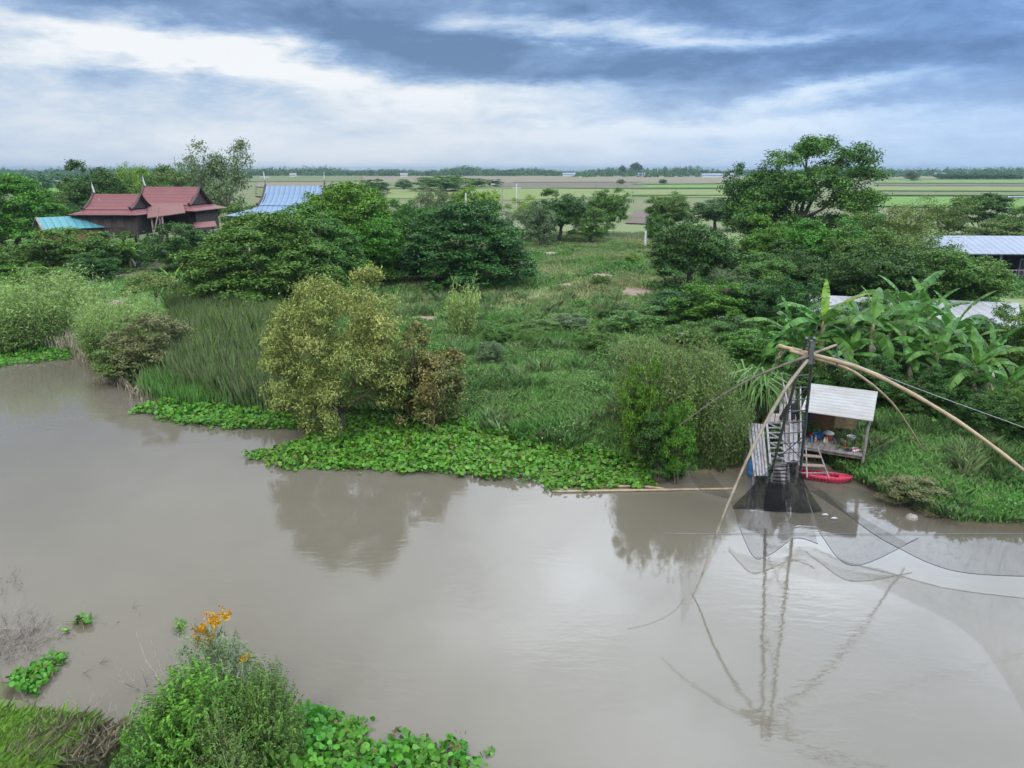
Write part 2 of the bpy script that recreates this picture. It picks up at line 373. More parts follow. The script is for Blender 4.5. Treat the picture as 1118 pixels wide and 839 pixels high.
fields = [('tan', [(395,199.5),(395,192.3),(760,191.8),(830,195),(760,199)]), ('plough', [(545,204),(545,199.8),(692,199.3),(700,203.5),(640,206)]),
 ('dull', [(395,205),(395,200),(545,200),(545,204.5)]), ('green', [(696,206.5),(712,202.2),(836,201.2),(836,206.4)]), ('pale', [(420,217),(425,207.5),(560,206),(690,207),(690,214),(560,219)]),
 ('pale', [(690,215),(692,208),(836,208),(836,217)]), ('tan', [(700,201),(830,196.6),(836,200),(715,202)]), ('plough', [(684,245),(694,230),(718,230),(716,246)]),
 ('green', [(955,196.4),(1118,196.2),(1240,198),(1240,201),(955,200.5)]), ('plough', [(955,203.3),(955,201),(1240,201.6),(1240,204)]), ('pale', [(950,209),(955,204),(1240,204.6),(1240,210)]),
 ('dull', [(945,214),(950,209.6),(1240,210.6),(1240,215)]), ('green', [(940,226),(945,215),(1240,216),(1240,232)]), ('tan', [(955,196),(955,192.5),(1240,192.5),(1240,195.8)]),
 ('green', [(40,209),(70,199),(112,198),(108,214),(80,219)]), ('dull', [(-60,199),(-60,192.5),(395,192.5),(395,199)]), ('tan', [(280,205),(280,199.5),(395,199.5),(395,206)]), ('dull', [(280,216),(280,206.3),(420,206.3),(410,217)])]
for k, (mm, px) in enumerate(fields): patch('field', px, FM[mm], .05 + .03*k, 12, .012)
for k, px in enumerate([[(420,206.4),(420,205.8),(836,205.6),(836,206.3)], [(690,214.6),(690,213.8),(836,213.6),(836,214.4)], [(690,201.9),(690,201.5),(836,200.6),(836,201.1)], [(560,199.7),(560,199.3),(700,199),(700,199.4)], [(945,209.9),(945,209.2),(1240,210),(1240,210.8)], [(940,215.5),(940,214.5),(1240,215),(1240,216.2)], [(955,200.9),(955,200.4),(1240,201),(1240,201.5)]]):
    patch('field_bund', px, FM['bund'], .75 + .03*k, 16, .002)
b = MB(); wp = [G(1080,217.6,1.2), G(1080,216.6,1.2), G(1240,216.6,1.2), G(1240,218.4,1.2)]; b.quad(*[(x,y,2.0) for x,y,_ in wp]); tag(b.build('flooded_paddy_water', M['paleroof']), kind='structure')
def earth(px, z=None):
    b = MB(); c = [G(x, y, 1.2) for x, y in px]; cx = np.mean([p[0] for p in c]); cy = np.mean([p[1] for p in c]); rs = np.random.RandomState(int(cx*10+500))
    pts = []; m_ = len(c)
    for k in range(m_):
        for s in range(8):
            f = s/8; x = c[k][0]*(1-f)+c[(k+1)%m_][0]*f; y = c[k][1]*(1-f)+c[(k+1)%m_][1]*f; q = 1+rs.normal()*.07
            pts.append((cx+(x-cx)*q, cy+(y-cy)*q))
    rings = [1, .66, .33]; n = len(pts); vs = []
    for r_ in rings: vs += [(cx+(x-cx)*r_, cy+(y-cy)*r_) for x, y in pts]
    vs.append((cx, cy)); vz = [(x, y, gz(x, y)+.05) for x, y in vs]; fs = []
    for r_ in range(2):
        for k in range(n): fs.append((r_*n+k, r_*n+(k+1)%n, (r_+1)*n+(k+1)%n, (r_+1)*n+k))
    for k in range(n): fs.append((2*n+k, 2*n+(k+1)%n, 3*n))
    b.v = vz; b.f = fs; tag(b.build('bare_earth', FM['dirt'], smooth=True), kind='structure'); EARTH.append((cx, cy, pts))
EARTH = []
for px in [[(636,304),(640,300),(668,298),(674,303),(652,306)], [(676,325),(678,316),(712,315),(720,322),(700,327)], [(606,314),(610,310),(626,310),(626,314)], [(588,280),(592,276),(612,275),(614,279)],
           [(440,352),(446,344),(482,346),(486,354)], [(592,368),(594,358),(606,358),(608,366)]]: earth(px)
earth([(100,318),(118,300),(134,288),(156,283),(150,296),(128,314)])
earth([(108,338),(118,328),(140,326),(136,338)])

# ------------------------------------------------------------------ world: Nishita sky under a broken cloud layer
def build_world():
    W = bpy.data.worlds.new('World'); sc.world = W; W.use_nodes = True; t = NT(W.node_tree)
    sky = t.n('ShaderNodeTexSky'); sky.sky_type = 'NISHITA'; sky.sun_disc = False; sky.sun_elevation = R(52); sky.sun_rotation = R(200)
    tc = t.n('ShaderNodeTexCoord'); s = t.n('ShaderNodeSeparateXYZ'); t.l(tc.outputs['Generated'], s.inputs[0])
    x, y, z = s.outputs
    el = t.m('ARCSINE', z); az = t.m('ARCTAN2', x, y)
    # clouds lie on a flat layer: they stretch out towards the horizon
    den = t.m('ADD', t.m('MAXIMUM', z, 0.0), .10)
    P = t.comb(t.m('DIVIDE', x, den), t.m('MULTIPLY', t.m('DIVIDE', y, den), .8), 0)
    n1 = t.noise(P, .85, 7, .58, .3); n2 = t.noise(P, 2.3, 6, .6, .5)
    Q = t.comb(t.m('MULTIPLY', az, 3.2), t.m('MULTIPLY', el, 10.0), 1.7)
    q1 = t.noise(Q, 1.2, 7, .6, .2); Q2 = t.comb(t.m('MULTIPLY', az, 3.0), t.m('MULTIPLY', el, 13.0), 7.3); q2 = t.noise(Q2, 1.6, 7, .62, .2)
    azd = t.m('ADD', az, t.m('MULTIPLY', t.m('SUBTRACT', q1, .5), .40)); eld = t.m('ADD', el, t.m('MULTIPLY', t.m('SUBTRACT', q2, .5), .085))
    def ae(px, py):
        a, b = slopes(px, py); return math.atan(a), math.atan(b/math.sqrt(1+a*a))
    L = t.m('ADD', .30, t.m('MULTIPLY', t.m('SUBTRACT', n1, .5), .34))
    L = t.m('ADD', L, t.m('MULTIPLY', t.m('SUBTRACT', q1, .5), .75))
    L = t.m('ADD', L, t.m('MULTIPLY', t.m('SUBTRACT', n2, .5), .30))
    q3 = t.noise(Q, 5.0, 6, .62, .3); L = t.m('ADD', L, t.m('MULTIPLY', t.m('SUBTRACT', q3, .5), .42))
    Q4 = t.comb(t.m('MULTIPLY', az, 8.0), t.m('MULTIPLY', el, 17.0), 3.3); q4 = t.noise(Q4, 1.3, 9, .66, .6); L = t.m('ADD', L, t.m('MULTIPLY', t.m('SUBTRACT', q4, .5), .55))
    for px, py, sx, sy, amp, tilt in CLOUDS:
        a0, e0 = ae(px, py); c, s_ = math.cos(tilt), math.sin(tilt)
        da = t.m('SUBTRACT', azd, a0); de = t.m('SUBTRACT', eld, e0)
        u = t.m('ADD', t.m('MULTIPLY', da, c), t.m('MULTIPLY', de, -s_)); v = t.m('ADD', t.m('MULTIPLY', da, s_), t.m('MULTIPLY', de, c))
        r = t.m('ADD', t.m('POWER', t.m('ABSOLUTE', t.m('DIVIDE', u, sx/F)), 2.0), t.m('POWER', t.m('ABSOLUTE', t.m('DIVIDE', v, sy/F)), 2.0))
        L = t.m('MULTIPLY_ADD', t.m('EXPONENT', t.m('MULTIPLY', r, -1.0)), amp, L)
    colL = t.ramp(t.m('MULTIPLY_ADD', L, 1.12, .01), [(0,(.125,.215,.39)),(.30,(.22,.345,.57)),(.55,(.43,.555,.745)),(.78,(.68,.745,.83)),(1,(.88,.90,.93))])
    pale = t.ramp(el, [(.0,(.75,.75,.75)),(.045,(.55,.55,.55)),(.11,(0,0,0))]); colL = t.mix(pale, colL, (.60,.69,.82))
    # bluer towards the east side
    blue = t.ramp(t.m('MULTIPLY_ADD', az, .9, .5), [(.45,(0,0,0)),(.95,(1,1,1))])
    colL = t.mix(t.m('MULTIPLY', blue, .55), colL, (.74,.97,1.24), 'MULTIPLY')
    lo_ = t.n('ShaderNodeVectorMath'); lo_.operation = 'SCALE'; t.l(colL, lo_.inputs[0]); lo_.inputs['Scale'].default_value = LOW; colL = lo_.outputs[0]
    # the overhead deck is thinner and brighter, most of all towards the east
    up = t.ramp(t.m('MULTIPLY', el, 1.0), [(.22,(0,0,0)),(.50,(1,1,1))])
    hi = t.ramp(t.m('ADD', t.m('MULTIPLY', n1, .75), t.m('MULTIPLY', n2, .25)), [(.38,(.42,.46,.52)),(.50,(.90,.94,1.0)),(.60,(1.15,1.17,1.2))])
    hb = None
    for a0, e0, sa, se, amp in ((.07, .56, .11, .075, .75), (.42, .44, .20, .07, .45), (.30, .74, .22, .09, .35), (-.35, .62, .3, .1, .15)):
        u = t.m('DIVIDE', t.m('SUBTRACT', t.m('ADD', az, t.m('MULTIPLY', t.m('SUBTRACT', q1, .5), .35)), a0), sa); v_ = t.m('DIVIDE', t.m('SUBTRACT', t.m('ADD', el, t.m('MULTIPLY', t.m('SUBTRACT', q2, .5), .25)), e0), se)
        g_ = t.m('MULTIPLY', t.m('EXPONENT', t.m('MULTIPLY', t.m('ADD', t.m('MULTIPLY', u, u), t.m('MULTIPLY', v_, v_)), -1.0)), amp)
        hb = g_ if hb is None else t.m('ADD', hb, g_)
    sb = t.n('ShaderNodeVectorMath'); sb.operation = 'SCALE'; t.l(hi, sb.inputs[0]); t.l(t.m('ADD', hb, .88), sb.inputs['Scale']); hi = sb.outputs[0]
    side = t.ramp(t.m('MULTIPLY_ADD', az, .8, .5), [(.18,(.36,.355,.35)),(.62,(.98,1.02,1.07)),(.9,(1.0,1.07,1.18))])
    gain = t.m('MULTIPLY', t.m('MULTIPLY', side, HIGH), 1.0)
    hi = t.mix(1.0, hi, side, 'MULTIPLY')
    sc_ = t.n('ShaderNodeVectorMath'); sc_.operation = 'SCALE'; t.l(hi, sc_.inputs[0]); sc_.inputs['Scale'].default_value = HIGH
    cloud = t.mix(up, colL, sc_.outputs[0])
    sc2 = t.n('ShaderNodeVectorMath'); sc2.operation = 'SCALE'; t.l(cloud, sc2.inputs[0]); sc2.inputs['Scale'].default_value = 10.0
    cc = t.mix(.93, sky.outputs[0], sc2.outputs[0])
    bg = t.n('ShaderNodeBackground'); t.l(cc, bg.inputs[0]); bg.inputs[1].default_value = .1
    o = t.n('ShaderNodeOutputWorld'); t.l(bg.outputs[0], o.inputs[0])
HIGH = 3.0
LOW = .66
CLOUDS = [(40,50,150,30,.46,0), (210,62,170,20,.46,.14), (370,85,200,16,.42,.13), (570,97,90,14,.42,.1), (90,110,200,26,.16,0), (260,150,420,30,.22,0),
          (600,36,110,11,.36,0), (790,44,100,8,.36,0), (890,104,100,9,.40,-.1), (790,139,240,12,.50,0), (500,150,260,24,.20,0), (620,172,800,20,.20,0), (200,165,300,24,.10,0),
          (300,18,170,18,-.26,.1), (720,8,320,16,-.20,0), (690,78,150,16,-.22,0), (500,55,120,18,-.2,.1), (30,38,70,9,-.30,0), (1060,70,130,45,-.10,0), (900,70,200,18,-.14,0), (1040,160,140,20,-.02,0), (160,82,120,7,-.15,0), (900,120,100,6,-.1,0)]
build_world()
sd = bpy.data.lights.new('sun', 'SUN'); sd.energy = 1.5; sd.angle = R(16); sd.color = (1,.96,.90)
so = bpy.data.objects.new('sun', sd); COL.objects.link(so); so.rotation_euler = (R(38), 0, R(-20))

# ------------------------------------------------------------------ trees
PROTO = {}
def crown_pts(rs, lobes, nsub, sub_r, nleaf, flat=.9, up=.55, low=-.4, squash=.62):
    P, N, T = [], [], []
    for (c, r) in lobes:
        d = unit(rs.normal(size=(nsub*3, 3))); d = d[d[:,2] > low][:nsub]
        base = np.array(c) + d*r*rs.uniform(.72, 1.08, (len(d),1))*np.array([1,1,flat])
        tl = rs.uniform(0, 1)
        for k in range(len(d)):
            n = int(nleaf*rs.uniform(.6, 1.4)); off = rs.normal(size=(n,3))*sub_r*np.array([1,1,squash])
            P.append(base[k] + off); N.append(.45*d[k] + np.array([0,0,up]) + rs.normal(size=(n,3))*.45)
            T.append(np.full(n, np.clip(.5*tl + .5*rs.uniform(0,1) + 0, 0, 1)) + rs.normal(size=n)*.08)
    return np.concatenate(P), np.concatenate(N), np.clip(np.concatenate(T), 0, 1)
def trunk_mesh(name, rs, lobes, h0, r0, multi=1, nl=8):
    b = MB()
    for s in range(multi):
        ang = rs.uniform(0, 6.28); o = np.array([math.cos(ang), math.sin(ang), 0])*(.0 if multi == 1 else r0*2.2)
        lean = rs.normal(size=2)*.25
        top = np.array([lean[0]+o[0]*1.5, lean[1]+o[1]*1.5, h0])
        k = 5; pts = [o*(1-f) + top*f + np.array([rs.normal()*.07, rs.normal()*.07, 0])*(0 < f < 1) - np.array([0,0,.4])*(f == 0) for f in np.linspace(0,1,k)]
        b.tube(pts, [r0*(1.25-.5*f) for f in np.linspace(0,1,k)], 8)
        order = rs.permutation(len(lobes))[:nl]
        for q in order:
            c, r = lobes[q]; e = np.array(c, float); st = top*.9 + np.array([0,0,-.1]); st = o*(.15)+top*.85
            midp = st*.5+e*.5 + np.array([0,0,.25]) + rs.normal(size=3)*.25
            b.tube([st, st*.72+midp*.28+rs.normal(size=3)*.05, midp, e], [r0*.5, r0*.38, r0*.26, r0*.08], 6)
            for w_ in range(3):
                d = unit(rs.normal(size=3)); d[2] = abs(d[2])*.6
                b.tube([midp*.5+e*.5, e + d*r*.45, e + d*r*.95], [r0*.16, r0*.1, r0*.03], 4)
    return b.mesh(name, True)
def lobes_round(rs, n, zlo, zhi, R0, lr, irr=.15, dome=True):
    out = []; ga = math.pi*(3-math.sqrt(5)); zc = (zlo+zhi)/2; hz = (zhi-zlo)/2
    for k in range(n):
        zz = -0.75 + 1.7*(k+.5)/n; zz = min(zz, .95); rr = math.sqrt(max(0, 1-zz*zz)); a = k*ga + rs.uniform(-.4,.4); q = rs.uniform(1-irr*2, 1+irr*.6)
        r = lr*rs.uniform(.55, 1.3)
        out.append(((math.cos(a)*rr*(R0-r*.85)*q, math.sin(a)*rr*(R0-r*.85)*q, zc + zz*(hz-r*.7)*q), r))
    out.append(((0,0,zc), lr*1.2)); return out
def proto(kind, seed, lobes, nsub, sub_r, nleaf, leaf, aspect, h0, r0, multi=1, **kw):
    rs = np.random.RandomState(seed)
    P, N, T = crown_pts(rs, lobes, nsub, sub_r, nleaf, **kw)
    keep = P[:,2] > .05; P, N, T = P[keep], N[keep], T[keep]
    cm = leaf_cloud('crown', P, N, leaf*rs.uniform(.65, 1.3, len(P)), aspect, rs, T)
    ext = (np.percentile(np.hypot(P[:,0], P[:,1]), 96), np.percentile(P[:,2], 99.4))
    PROTO.setdefault(kind, []).append((trunk_mesh('trunk', rs, lobes, h0, r0, multi), cm, ext))
def rsd(s): return np.random.RandomState(s)
# canonical trees: 10 m wide, 10 m tall
for s in (1, 2, 3): proto('round', s, lobes_round(rsd(s), 24, .9, 10, 5, 1.6, .24), 13, .33, 58, .32, .48, 3.2, .28)
for s in (4, 5): proto('airy', s, lobes_round(rsd(s), 24, 1.8, 10, 5, 1.1, .3), 9, .38, 34, .30, .42, 3.5, .22, low=-.6)
for s in (6, 7, 8): proto('bush', s, lobes_round(rsd(s), 22, -1.5, 10, 5, 1.55, .27), 13, .33, 56, .33, .46, 2.5, .16, 3)
def lobes_umb(rs, n=30):
    out = []
    for k in range(n):
        a = k*2.4+rs.uniform(-.3,.3); rr = math.sqrt((k+.5)/n); z = 9.0 - 6.2*rr**2.4 + rs.uniform(-.6,.3); r = rs.uniform(.85,1.3)
        out.append(((math.cos(a)*rr*4.1, math.sin(a)*rr*4.1, z), r))
    for k in range(10): a = k*.63; out.append(((math.cos(a)*3.9, math.sin(a)*3.9, rs.uniform(1.2,2.6)), 1.0))
    return out
for s in (9, 10): proto('umb', s, lobes_umb(rsd(s)), 15, .34, 42, .30, .45, 2.6, .32, flat=.55, up=.8, low=-.15, squash=.4)
def lobes_dome(rs, n=60):
    out = []
    for k in range(n):
        a = k*2.4+rs.uniform(-.3,.3); e = math.asin((k+.5)/n)*.98; r = rs.uniform(.8,1.3); q = rs.uniform(.86,1.04)
        out.append(((math.cos(a)*math.cos(e)*4.2*q, math.sin(a)*math.cos(e)*4.2*q, .7+math.sin(e)*8.2*q), r))
    for k in range(8): out.append(((math.cos(k*.8)*2, math.sin(k*.8)*2, 2.5), 1.3))
    return out
for s in (12, 13, 14): proto('dome', s, lobes_dome(rsd(s)), 13, .27, 54, .26, .42, 2.6, .3, flat=.8, up=.65, low=-.3, squash=.55)
def lobes_flat(rs):
    return [((math.cos(k*2.4)*1.1*math.sqrt(k)*1.02, math.sin(k*2.4)*1.1*math.sqrt(k)*1.02, 8.6-.10*k+rs.uniform(-1.2,.4)), rs.uniform(.8,1.3)) for k in range(13)]
proto('flat', 11, lobes_flat(rsd(11)), 12, .4, 36, .34, .4, 6.0, .16, flat=.6, up=.8)
def feather_proto(kind, seed, nw, spread, leaf, nper, lo=0.0, droop=.12, aspect=.22, lean=.5):
    rs = rsd(seed); P, N, T, D = [], [], [], []; b = MB()
    for k in range(nw):
        a = rs.uniform(0, 6.28); rr = math.sqrt(rs.uniform(0,1))*spread; base = np.array([math.cos(a)*rr, math.sin(a)*rr, 0]); h = rs.uniform(.6,1.0)*10*(1-.35*(rr/spread)**2)
        out = unit(np.array([math.cos(a), math.sin(a), 0]) + rs.normal(size=3)*.5)*lean; tip = base + np.array([out[0]*h*.3, out[1]*h*.3, h])
        if k % 3 == 0: b.tube([base - np.array([0,0,.3]), base*.5+tip*.5 - out*h*.03, tip], [.07,.05,.015], 4)
        f = lo + (1-lo)*rs.uniform(0,1,nper)**.8; Q = base + (tip-base)*f[:,None] + rs.normal(size=(nper,3))*(.18+.5*f[:,None]*(1-.6*f[:,None]))*np.array([1,1,.6])
        P.append(Q); N.append(rs.normal(size=(nper,3))*.6 + np.array([0,0,.35])); T.append(np.clip(f*.4 + rs.uniform(0,.6) + rs.normal(size=nper)*.05, 0, 1))
        D.append(np.array([0,0,.7]) + rs.normal(size=(nper,3))*.6)
    P, N, T, D = map(np.concatenate, (P, N, T, D))
    ext = (np.percentile(np.hypot(P[:,0], P[:,1]), 95), np.percentile(P[:,2], 99)); PROTO.setdefault(kind, []).append((b.mesh('trunk', True), leaf_cloud('crown', P, N, leaf*rs.uniform(.6,1.3,len(P)), aspect, rs, T, T=D), ext))
for s in (21, 22): feather_proto('feather', s, 230, 4.4, .42, 125)
feather_proto('sapling', 23, 40, 2.2, .8, 90, .1, lean=.9)
COUNT = {}
def plant(kind, xc, w, ytop, Y, m, name, label, cat, group=None, zb=None, sy=1.0, parts=('trunk','crown'), rot=None):
    i = COUNT.get(kind, 0); COUNT[kind] = i+1; tm, cm, ext = PROTO[kind][i % len(PROTO[kind])]
    a, bb = slopes(xc, ytop); X = a*Y; zb = gz(X, Y) if zb is None else zb
    Wm = w*MPP(ytop+40, Y); h = HC + bb*Y - zb
    o = empty(name, (X, Y, zb-.05), random.uniform(0, 6.28) if rot is None else rot, label, cat, group, (Wm/2/ext[0], Wm/2/ext[0]*sy, h/ext[1]))
    link(parts[0], tm, M['bark'], o); link(parts[1], cm, M[m], o); return o
def tree(*a, **k): return plant(*a, **k)
def T_(kind, xc, w, yt, Y, m, label, name='tree', cat='tree', **k): return plant(kind, xc, w, yt, Y, m, name, label, cat, **k)
def S_(kind, xc, w, yt, Y, m, label, name='shrub', cat='shrub', **k): return plant(kind, xc, w, yt, Y, m, name, label, cat, parts=('stem','foliage'), **k)

T_('dome', 5, 108, 193, 112, 'vivid', 'big bright green dome-crowned tree beside the teal-roofed shed')
T_('round', 97, 74, 177, 138, 'dark', 'tall dark tree rising behind the white finial of the red-roofed house')
T_('airy', 140, 42, 179, 150, 'light', 'pale yellow-green tree between the two red gables, with its pale trunk showing')
T_('airy', 238, 86, 154, 140, 'grey', 'tall loose grey-green tree standing up into the sky right of the red roofs')
T_('round', 186, 52, 180, 172, 'olive', 'olive tree behind the taller red gable, against the tall grey-green tree')
T_('round', 268, 52, 222, 118, 'mid', 'low round tree between the red-roofed and the blue-roofed house', name='low_tree')
T_('bush', 212, 30, 232, 108, 'mid', 'small bushy tree at the corner under the red lean-to roof', name='low_tree')
T_('round', 30, 60, 215, 150, 'mid', 'mid green tree half hidden behind the bright dome-crowned tree')
T_('round', 75, 56, 222, 128, 'dark', 'dark low tree behind the teal roof')
S_('bush', 72, 100, 250, 88, 'mid', 'broad grey-green bush in front of the teal-roofed shed', name='bush', cat='bush')
S_('bush', 122, 60, 256, 93, 'mid', 'rounded bush below the wooden wall of the red-roofed house', name='bush', cat='bush')
S_('bush', 190, 80, 244, 90, 'dark', 'dark dense bush in front of the taller red gable', name='bush', cat='bush')
S_('bush', 12, 66, 268, 84, 'mid', 'low bush below the bright dome-crowned tree', name='bush', cat='bush')
S_('bush', 32, 60, 288, 76, 'vivid', 'bright green bush behind the feathery shrubs at the left bank', name='bush', cat='bush')
T_('dome', 280, 176, 235, 66, 'mid', 'wide spreading feathery tree in front of the blue roof', name='spreading_tree', sy=.75)
T_('dome', 375, 124, 202, 82, 'vivid', 'taller spreading tree beside the blue roof, its crown above the field edge', name='spreading_tree', sy=.8)
T_('dome', 335, 120, 226, 74, 'mid', 'bright spreading tree between its two wide neighbours, over the yellow tree', name='spreading_tree')
T_('round', 404, 66, 236, 80, 'vivid', 'small tree with pale leaves tucked beside the dark umbrella-shaped tree')
T_('dome', 508, 172, 222, 82, 'dark', 'dark umbrella-shaped rain tree standing alone on the meadow', name='rain_tree', sy=.85)
T_('airy', 470, 44, 202, 118, 'grey', 'thin greyish tree behind the dark rain tree')
T_('round', 438, 40, 219, 110, 'vivid', 'small rounded tree left of the thin greyish tree')
T_('round', 402, 40, 202, 150, 'mid', 'rounded tree above the spreading trees at the field edge')
T_('round', 522, 54, 206, 140, 'light', 'yellow-green tree beside the lamp post')
T_('airy', 576, 44, 214, 140, 'light', 'yellowish tree between the lamp post and the dark twin-crowned tree')
T_('round', 612, 70, 208, 132, 'dark', 'broad dark blue-green tree at the far end of the meadow')
T_('bush', 645, 46, 228, 128, 'mid', 'low leafy tree at the foot of the broad blue-green tree')
T_('airy', 572, 50, 226, 130, 'grey', 'grey-green thin tree left of the broad blue-green tree')
T_('round', 664, 44, 207, 140, 'mid', 'upright green tree with bare trunk beside the ploughed patch')
T_('airy', 640, 30, 214, 145, 'grey', 'thin grey tree squeezed between two green trees')
T_('round', 730, 48, 212, 140, 'mid', 'round-headed tree right of the ploughed patch')
T_('round', 782, 64, 216, 155, 'dark', 'low dark tree behind the round-headed tree')
T_('bush', 716, 24, 236, 135, 'mid', 'small low tree by the white post', name='low_tree')
T_('round', 828, 66, 182, 102, 'dark', 'dark tree joined to the side of the tallest tree')
T_('round', 757, 90, 241, 74, 'dark', 'dark tree with a short bare trunk beside the bare earth of the meadow')
T_('round', 842, 80, 238, 82, 'vivid', 'bright green tree at the foot of the tallest tree', sy=.9)
T_('round', 898, 84, 240, 77, 'vivid', 'light green round tree in front of the tallest tree')
T_('round', 945, 56, 232, 88, 'mid', 'green tree between the tallest tree and the pointed white tent')
T_('airy', 985, 92, 224, 86, 'olive', 'loose olive-green tree behind the pointed white tent')
T_('airy', 1032, 76, 214, 112, 'olive', 'olive-green loose tree behind the long pale roof')
T_('umb', 1076, 84, 213, 116, 'dark', 'dark flat-topped tree rising over the long pale roof', sy=.8)
T_('round', 1114, 56, 226, 108, 'mid', 'green tree at the end of the long pale roof')
T_('airy', 940, 40, 208, 125, 'light', 'pale tree at the edge of the paddies behind the tallest tree')
T_('airy', 1000, 124, 250, 68, 'olive', 'wide olive tree before the long pale roof, over the banana plants', sy=.7)
T_('round', 950, 84, 250, 70, 'mid', 'dense green tree below the pointed white tent')
T_('round', 1062, 84, 282, 64, 'mid', 'loose tree in front of the balcony of the long building')
T_('round', 902, 84, 276, 66, 'dark', 'dark dense tree under the light green round tree')
T_('bush', 778, 80, 305, 57, 'vivid', 'tree smothered in bright creeper on the meadow edge', name='creeper_tree')
S_('round', 738, 66, 318, 60, 'dark', 'green bush left of the creeper-covered tree')
S_('round', 826, 72, 308, 58, 'dark', 'green bush right of the creeper-covered tree')
S_('bush', 868, 70, 305, 55, 'dark', 'olive bush above the leftmost banana plant')
S_('airy', 800, 60, 292, 68, 'grey', 'grey dry vine-covered bush behind the creeper-covered tree')
S_('bush', 826, 70, 362, 47, 'vivid', 'bright bush behind the pandanus clump', name='bush', cat='bush')
S_('bush', 700, 66, 338, 56, 'mid', 'low bush on the meadow above the olive riverside shrub', sy=1.2)
S_('bush', 1000, 110, 372, 41, 'dark', 'dark leafy bush among the banana plants behind the hut', sy=.7)
S_('bush', 985, 70, 320, 50, 'mid', 'mid green bush filling between banana plants under the white shed roof')
S_('bush', 936, 50, 330, 51, 'dark', 'dark bush right behind the tallest banana plant, under the shed roof')
S_('bush', 925, 70, 365, 43, 'dark', 'dark bush between two banana plants above the hut roof')
S_('bush', 1066, 84, 350, 44, 'dark', 'dark bush under the white shed roof')
S_('bush', 1114, 66, 338, 42, 'mid', 'grey-green bush at the end of the white shed roof')
S_('bush', 1120, 70, 420, 33, 'mid', 'leafy bush below the banana plants at the river slope')
S_('bush', 868, 50, 392, 40, 'dark', 'dark bush behind the top of the mast')
S_('feather', 738, 120, 372, 34, 'olivedark', 'olive feathery shrub leaning over the river left of the lift net', name='riverside_shrub')
S_('feather', 786, 70, 430, 32.6, 'olivedark', 'low feathery shrub beside the grey walkway', name='riverside_shrub')
S_('bush', 704, 46, 396, 32, 'vivid', 'column-shaped shrub wrapped in creeper on the river bank', name='creeper_shrub')
S_('bush', 744, 44, 440, 30.2, 'vivid', 'bright creeper-hung shrub dipping into the water by the floating bamboo', name='creeper_shrub', zb=0)
S_('bush', 722, 50, 450, 31, 'dark', 'dark tangled shrub between the two creeper-wrapped shrubs')
S_('bush', 464, 98, 362, 37.8, 'rust', 'reddish-brown shrub beside the yellow tree', zb=-.3)
S_('flat', 167, 66, 297, 58, 'olive', 'slender flat-topped small tree above the dark bank shrub', name='small_tree', cat='tree')
S_('bush', 160, 112, 345, 47.5, 'brown', 'dark brownish shrub overhanging the water at the left bank', sy=.6, zb=.1)
S_('bush', 128, 60, 378, 46.5, 'olive', 'olive shrub trailing into the water beside the brownish shrub', zb=0)
S_('feather', 40, 150, 302, 58, 'feather', 'large pale feathery shrub behind the left water hyacinth', name='feathery_shrub', sy=.6)
S_('feather', 128, 112, 326, 53, 'feather', 'pale feathery shrub where the river bank turns, beside the brownish shrub', name='feathery_shrub', sy=.7)
S_('sapling', 505, 34, 309, 54, 'feather', 'feathery sapling standing alone on the meadow', name='sapling')
S_('bush', 545, 40, 352, 52, 'mid', 'low bush right of the feathery sapling', sy=1.1)
S_('bush', 592, 56, 350, 55, 'mid', 'low bush on the meadow near the small bare patch')
S_('bush', 1000, 66, 524, 28.3, 'brown', 'dark dry shrub at the water edge of the right bank', zb=.1)
S_('bush', 690, 20, 276, 98, 'light', 'small yellow-green bush on the dry meadow', name='bush', cat='bush')
S_('bush', 656, 22, 300, 80, 'mid', 'small green bush beside the bare earth patch', name='bush', cat='bush')
T_('round', 355, 60, 214, 112, 'mid', 'green tree directly behind the blue roof ridge')
T_('round', 420, 46, 224, 105, 'dark', 'dark round tree between the taller spreading tree and the thin greyish tree')
T_('round', 455, 46, 222, 100, 'mid', 'mid green tree at the shoulder of the dark rain tree')
T_('bush', 495, 40, 210, 150, 'olive', 'olive low tree behind the top of the dark rain tree')
T_('bush', 592, 40, 222, 122, 'grey', 'grey scrubby tree in front of the broad blue-green tree')
T_('round', 160, 60, 186, 165, 'mid', 'green tree filling the gap behind the taller red gable')
T_('round', 215, 60, 200, 150, 'mid', 'green tree at the foot of the tall loose grey-green tree')
T_('round', 60, 44, 206, 160, 'olive', 'olive tree by the bright paddy behind the teal roof')
T_('round', 306, 56, 238, 92, 'mid', 'leafy tree hiding the lower edge of the blue roof')
T_('bush', 925, 90, 250, 80, 'dark', 'dark tree filling the shade beside the light green round tree')
T_('round', 975, 90, 272, 62, 'dark', 'mid green tree over the leftmost end of the white shed roof')
T_('round', 1035, 92, 270, 63, 'mid', 'olive bushy tree just above the white shed roof')
T_('round', 866, 76, 264, 74, 'dark', 'mid green tree filling between the two bright trees')
T_('bush', 800, 60, 262, 84, 'dark', 'dark low tree between the dark short-trunked tree and the bright green tree')
T_('bush', 1090, 70, 240, 104, 'olive', 'olive scrub tree under the flat-topped tree')
T_('bush', 980, 70, 246, 100, 'dark', 'dark tree at the end of the long pale roof')
T_('round', 842, 76, 280, 68, 'mid', 'mid green bushy tree below the bright green tree')
S_('bush', 800, 60, 345, 52, 'dark', 'dark bush below the creeper-covered tree')
S_('bush', 765, 60, 352, 50, 'mid', 'creeping bush at the foot of the creeper-covered tree')
S_('bush', 850, 60, 345, 54, 'mid', 'green bush left of the first banana plant')
S_('feather', 700, 60, 372, 45, 'olive', 'olive feathery weed bush above the creeper-wrapped column')
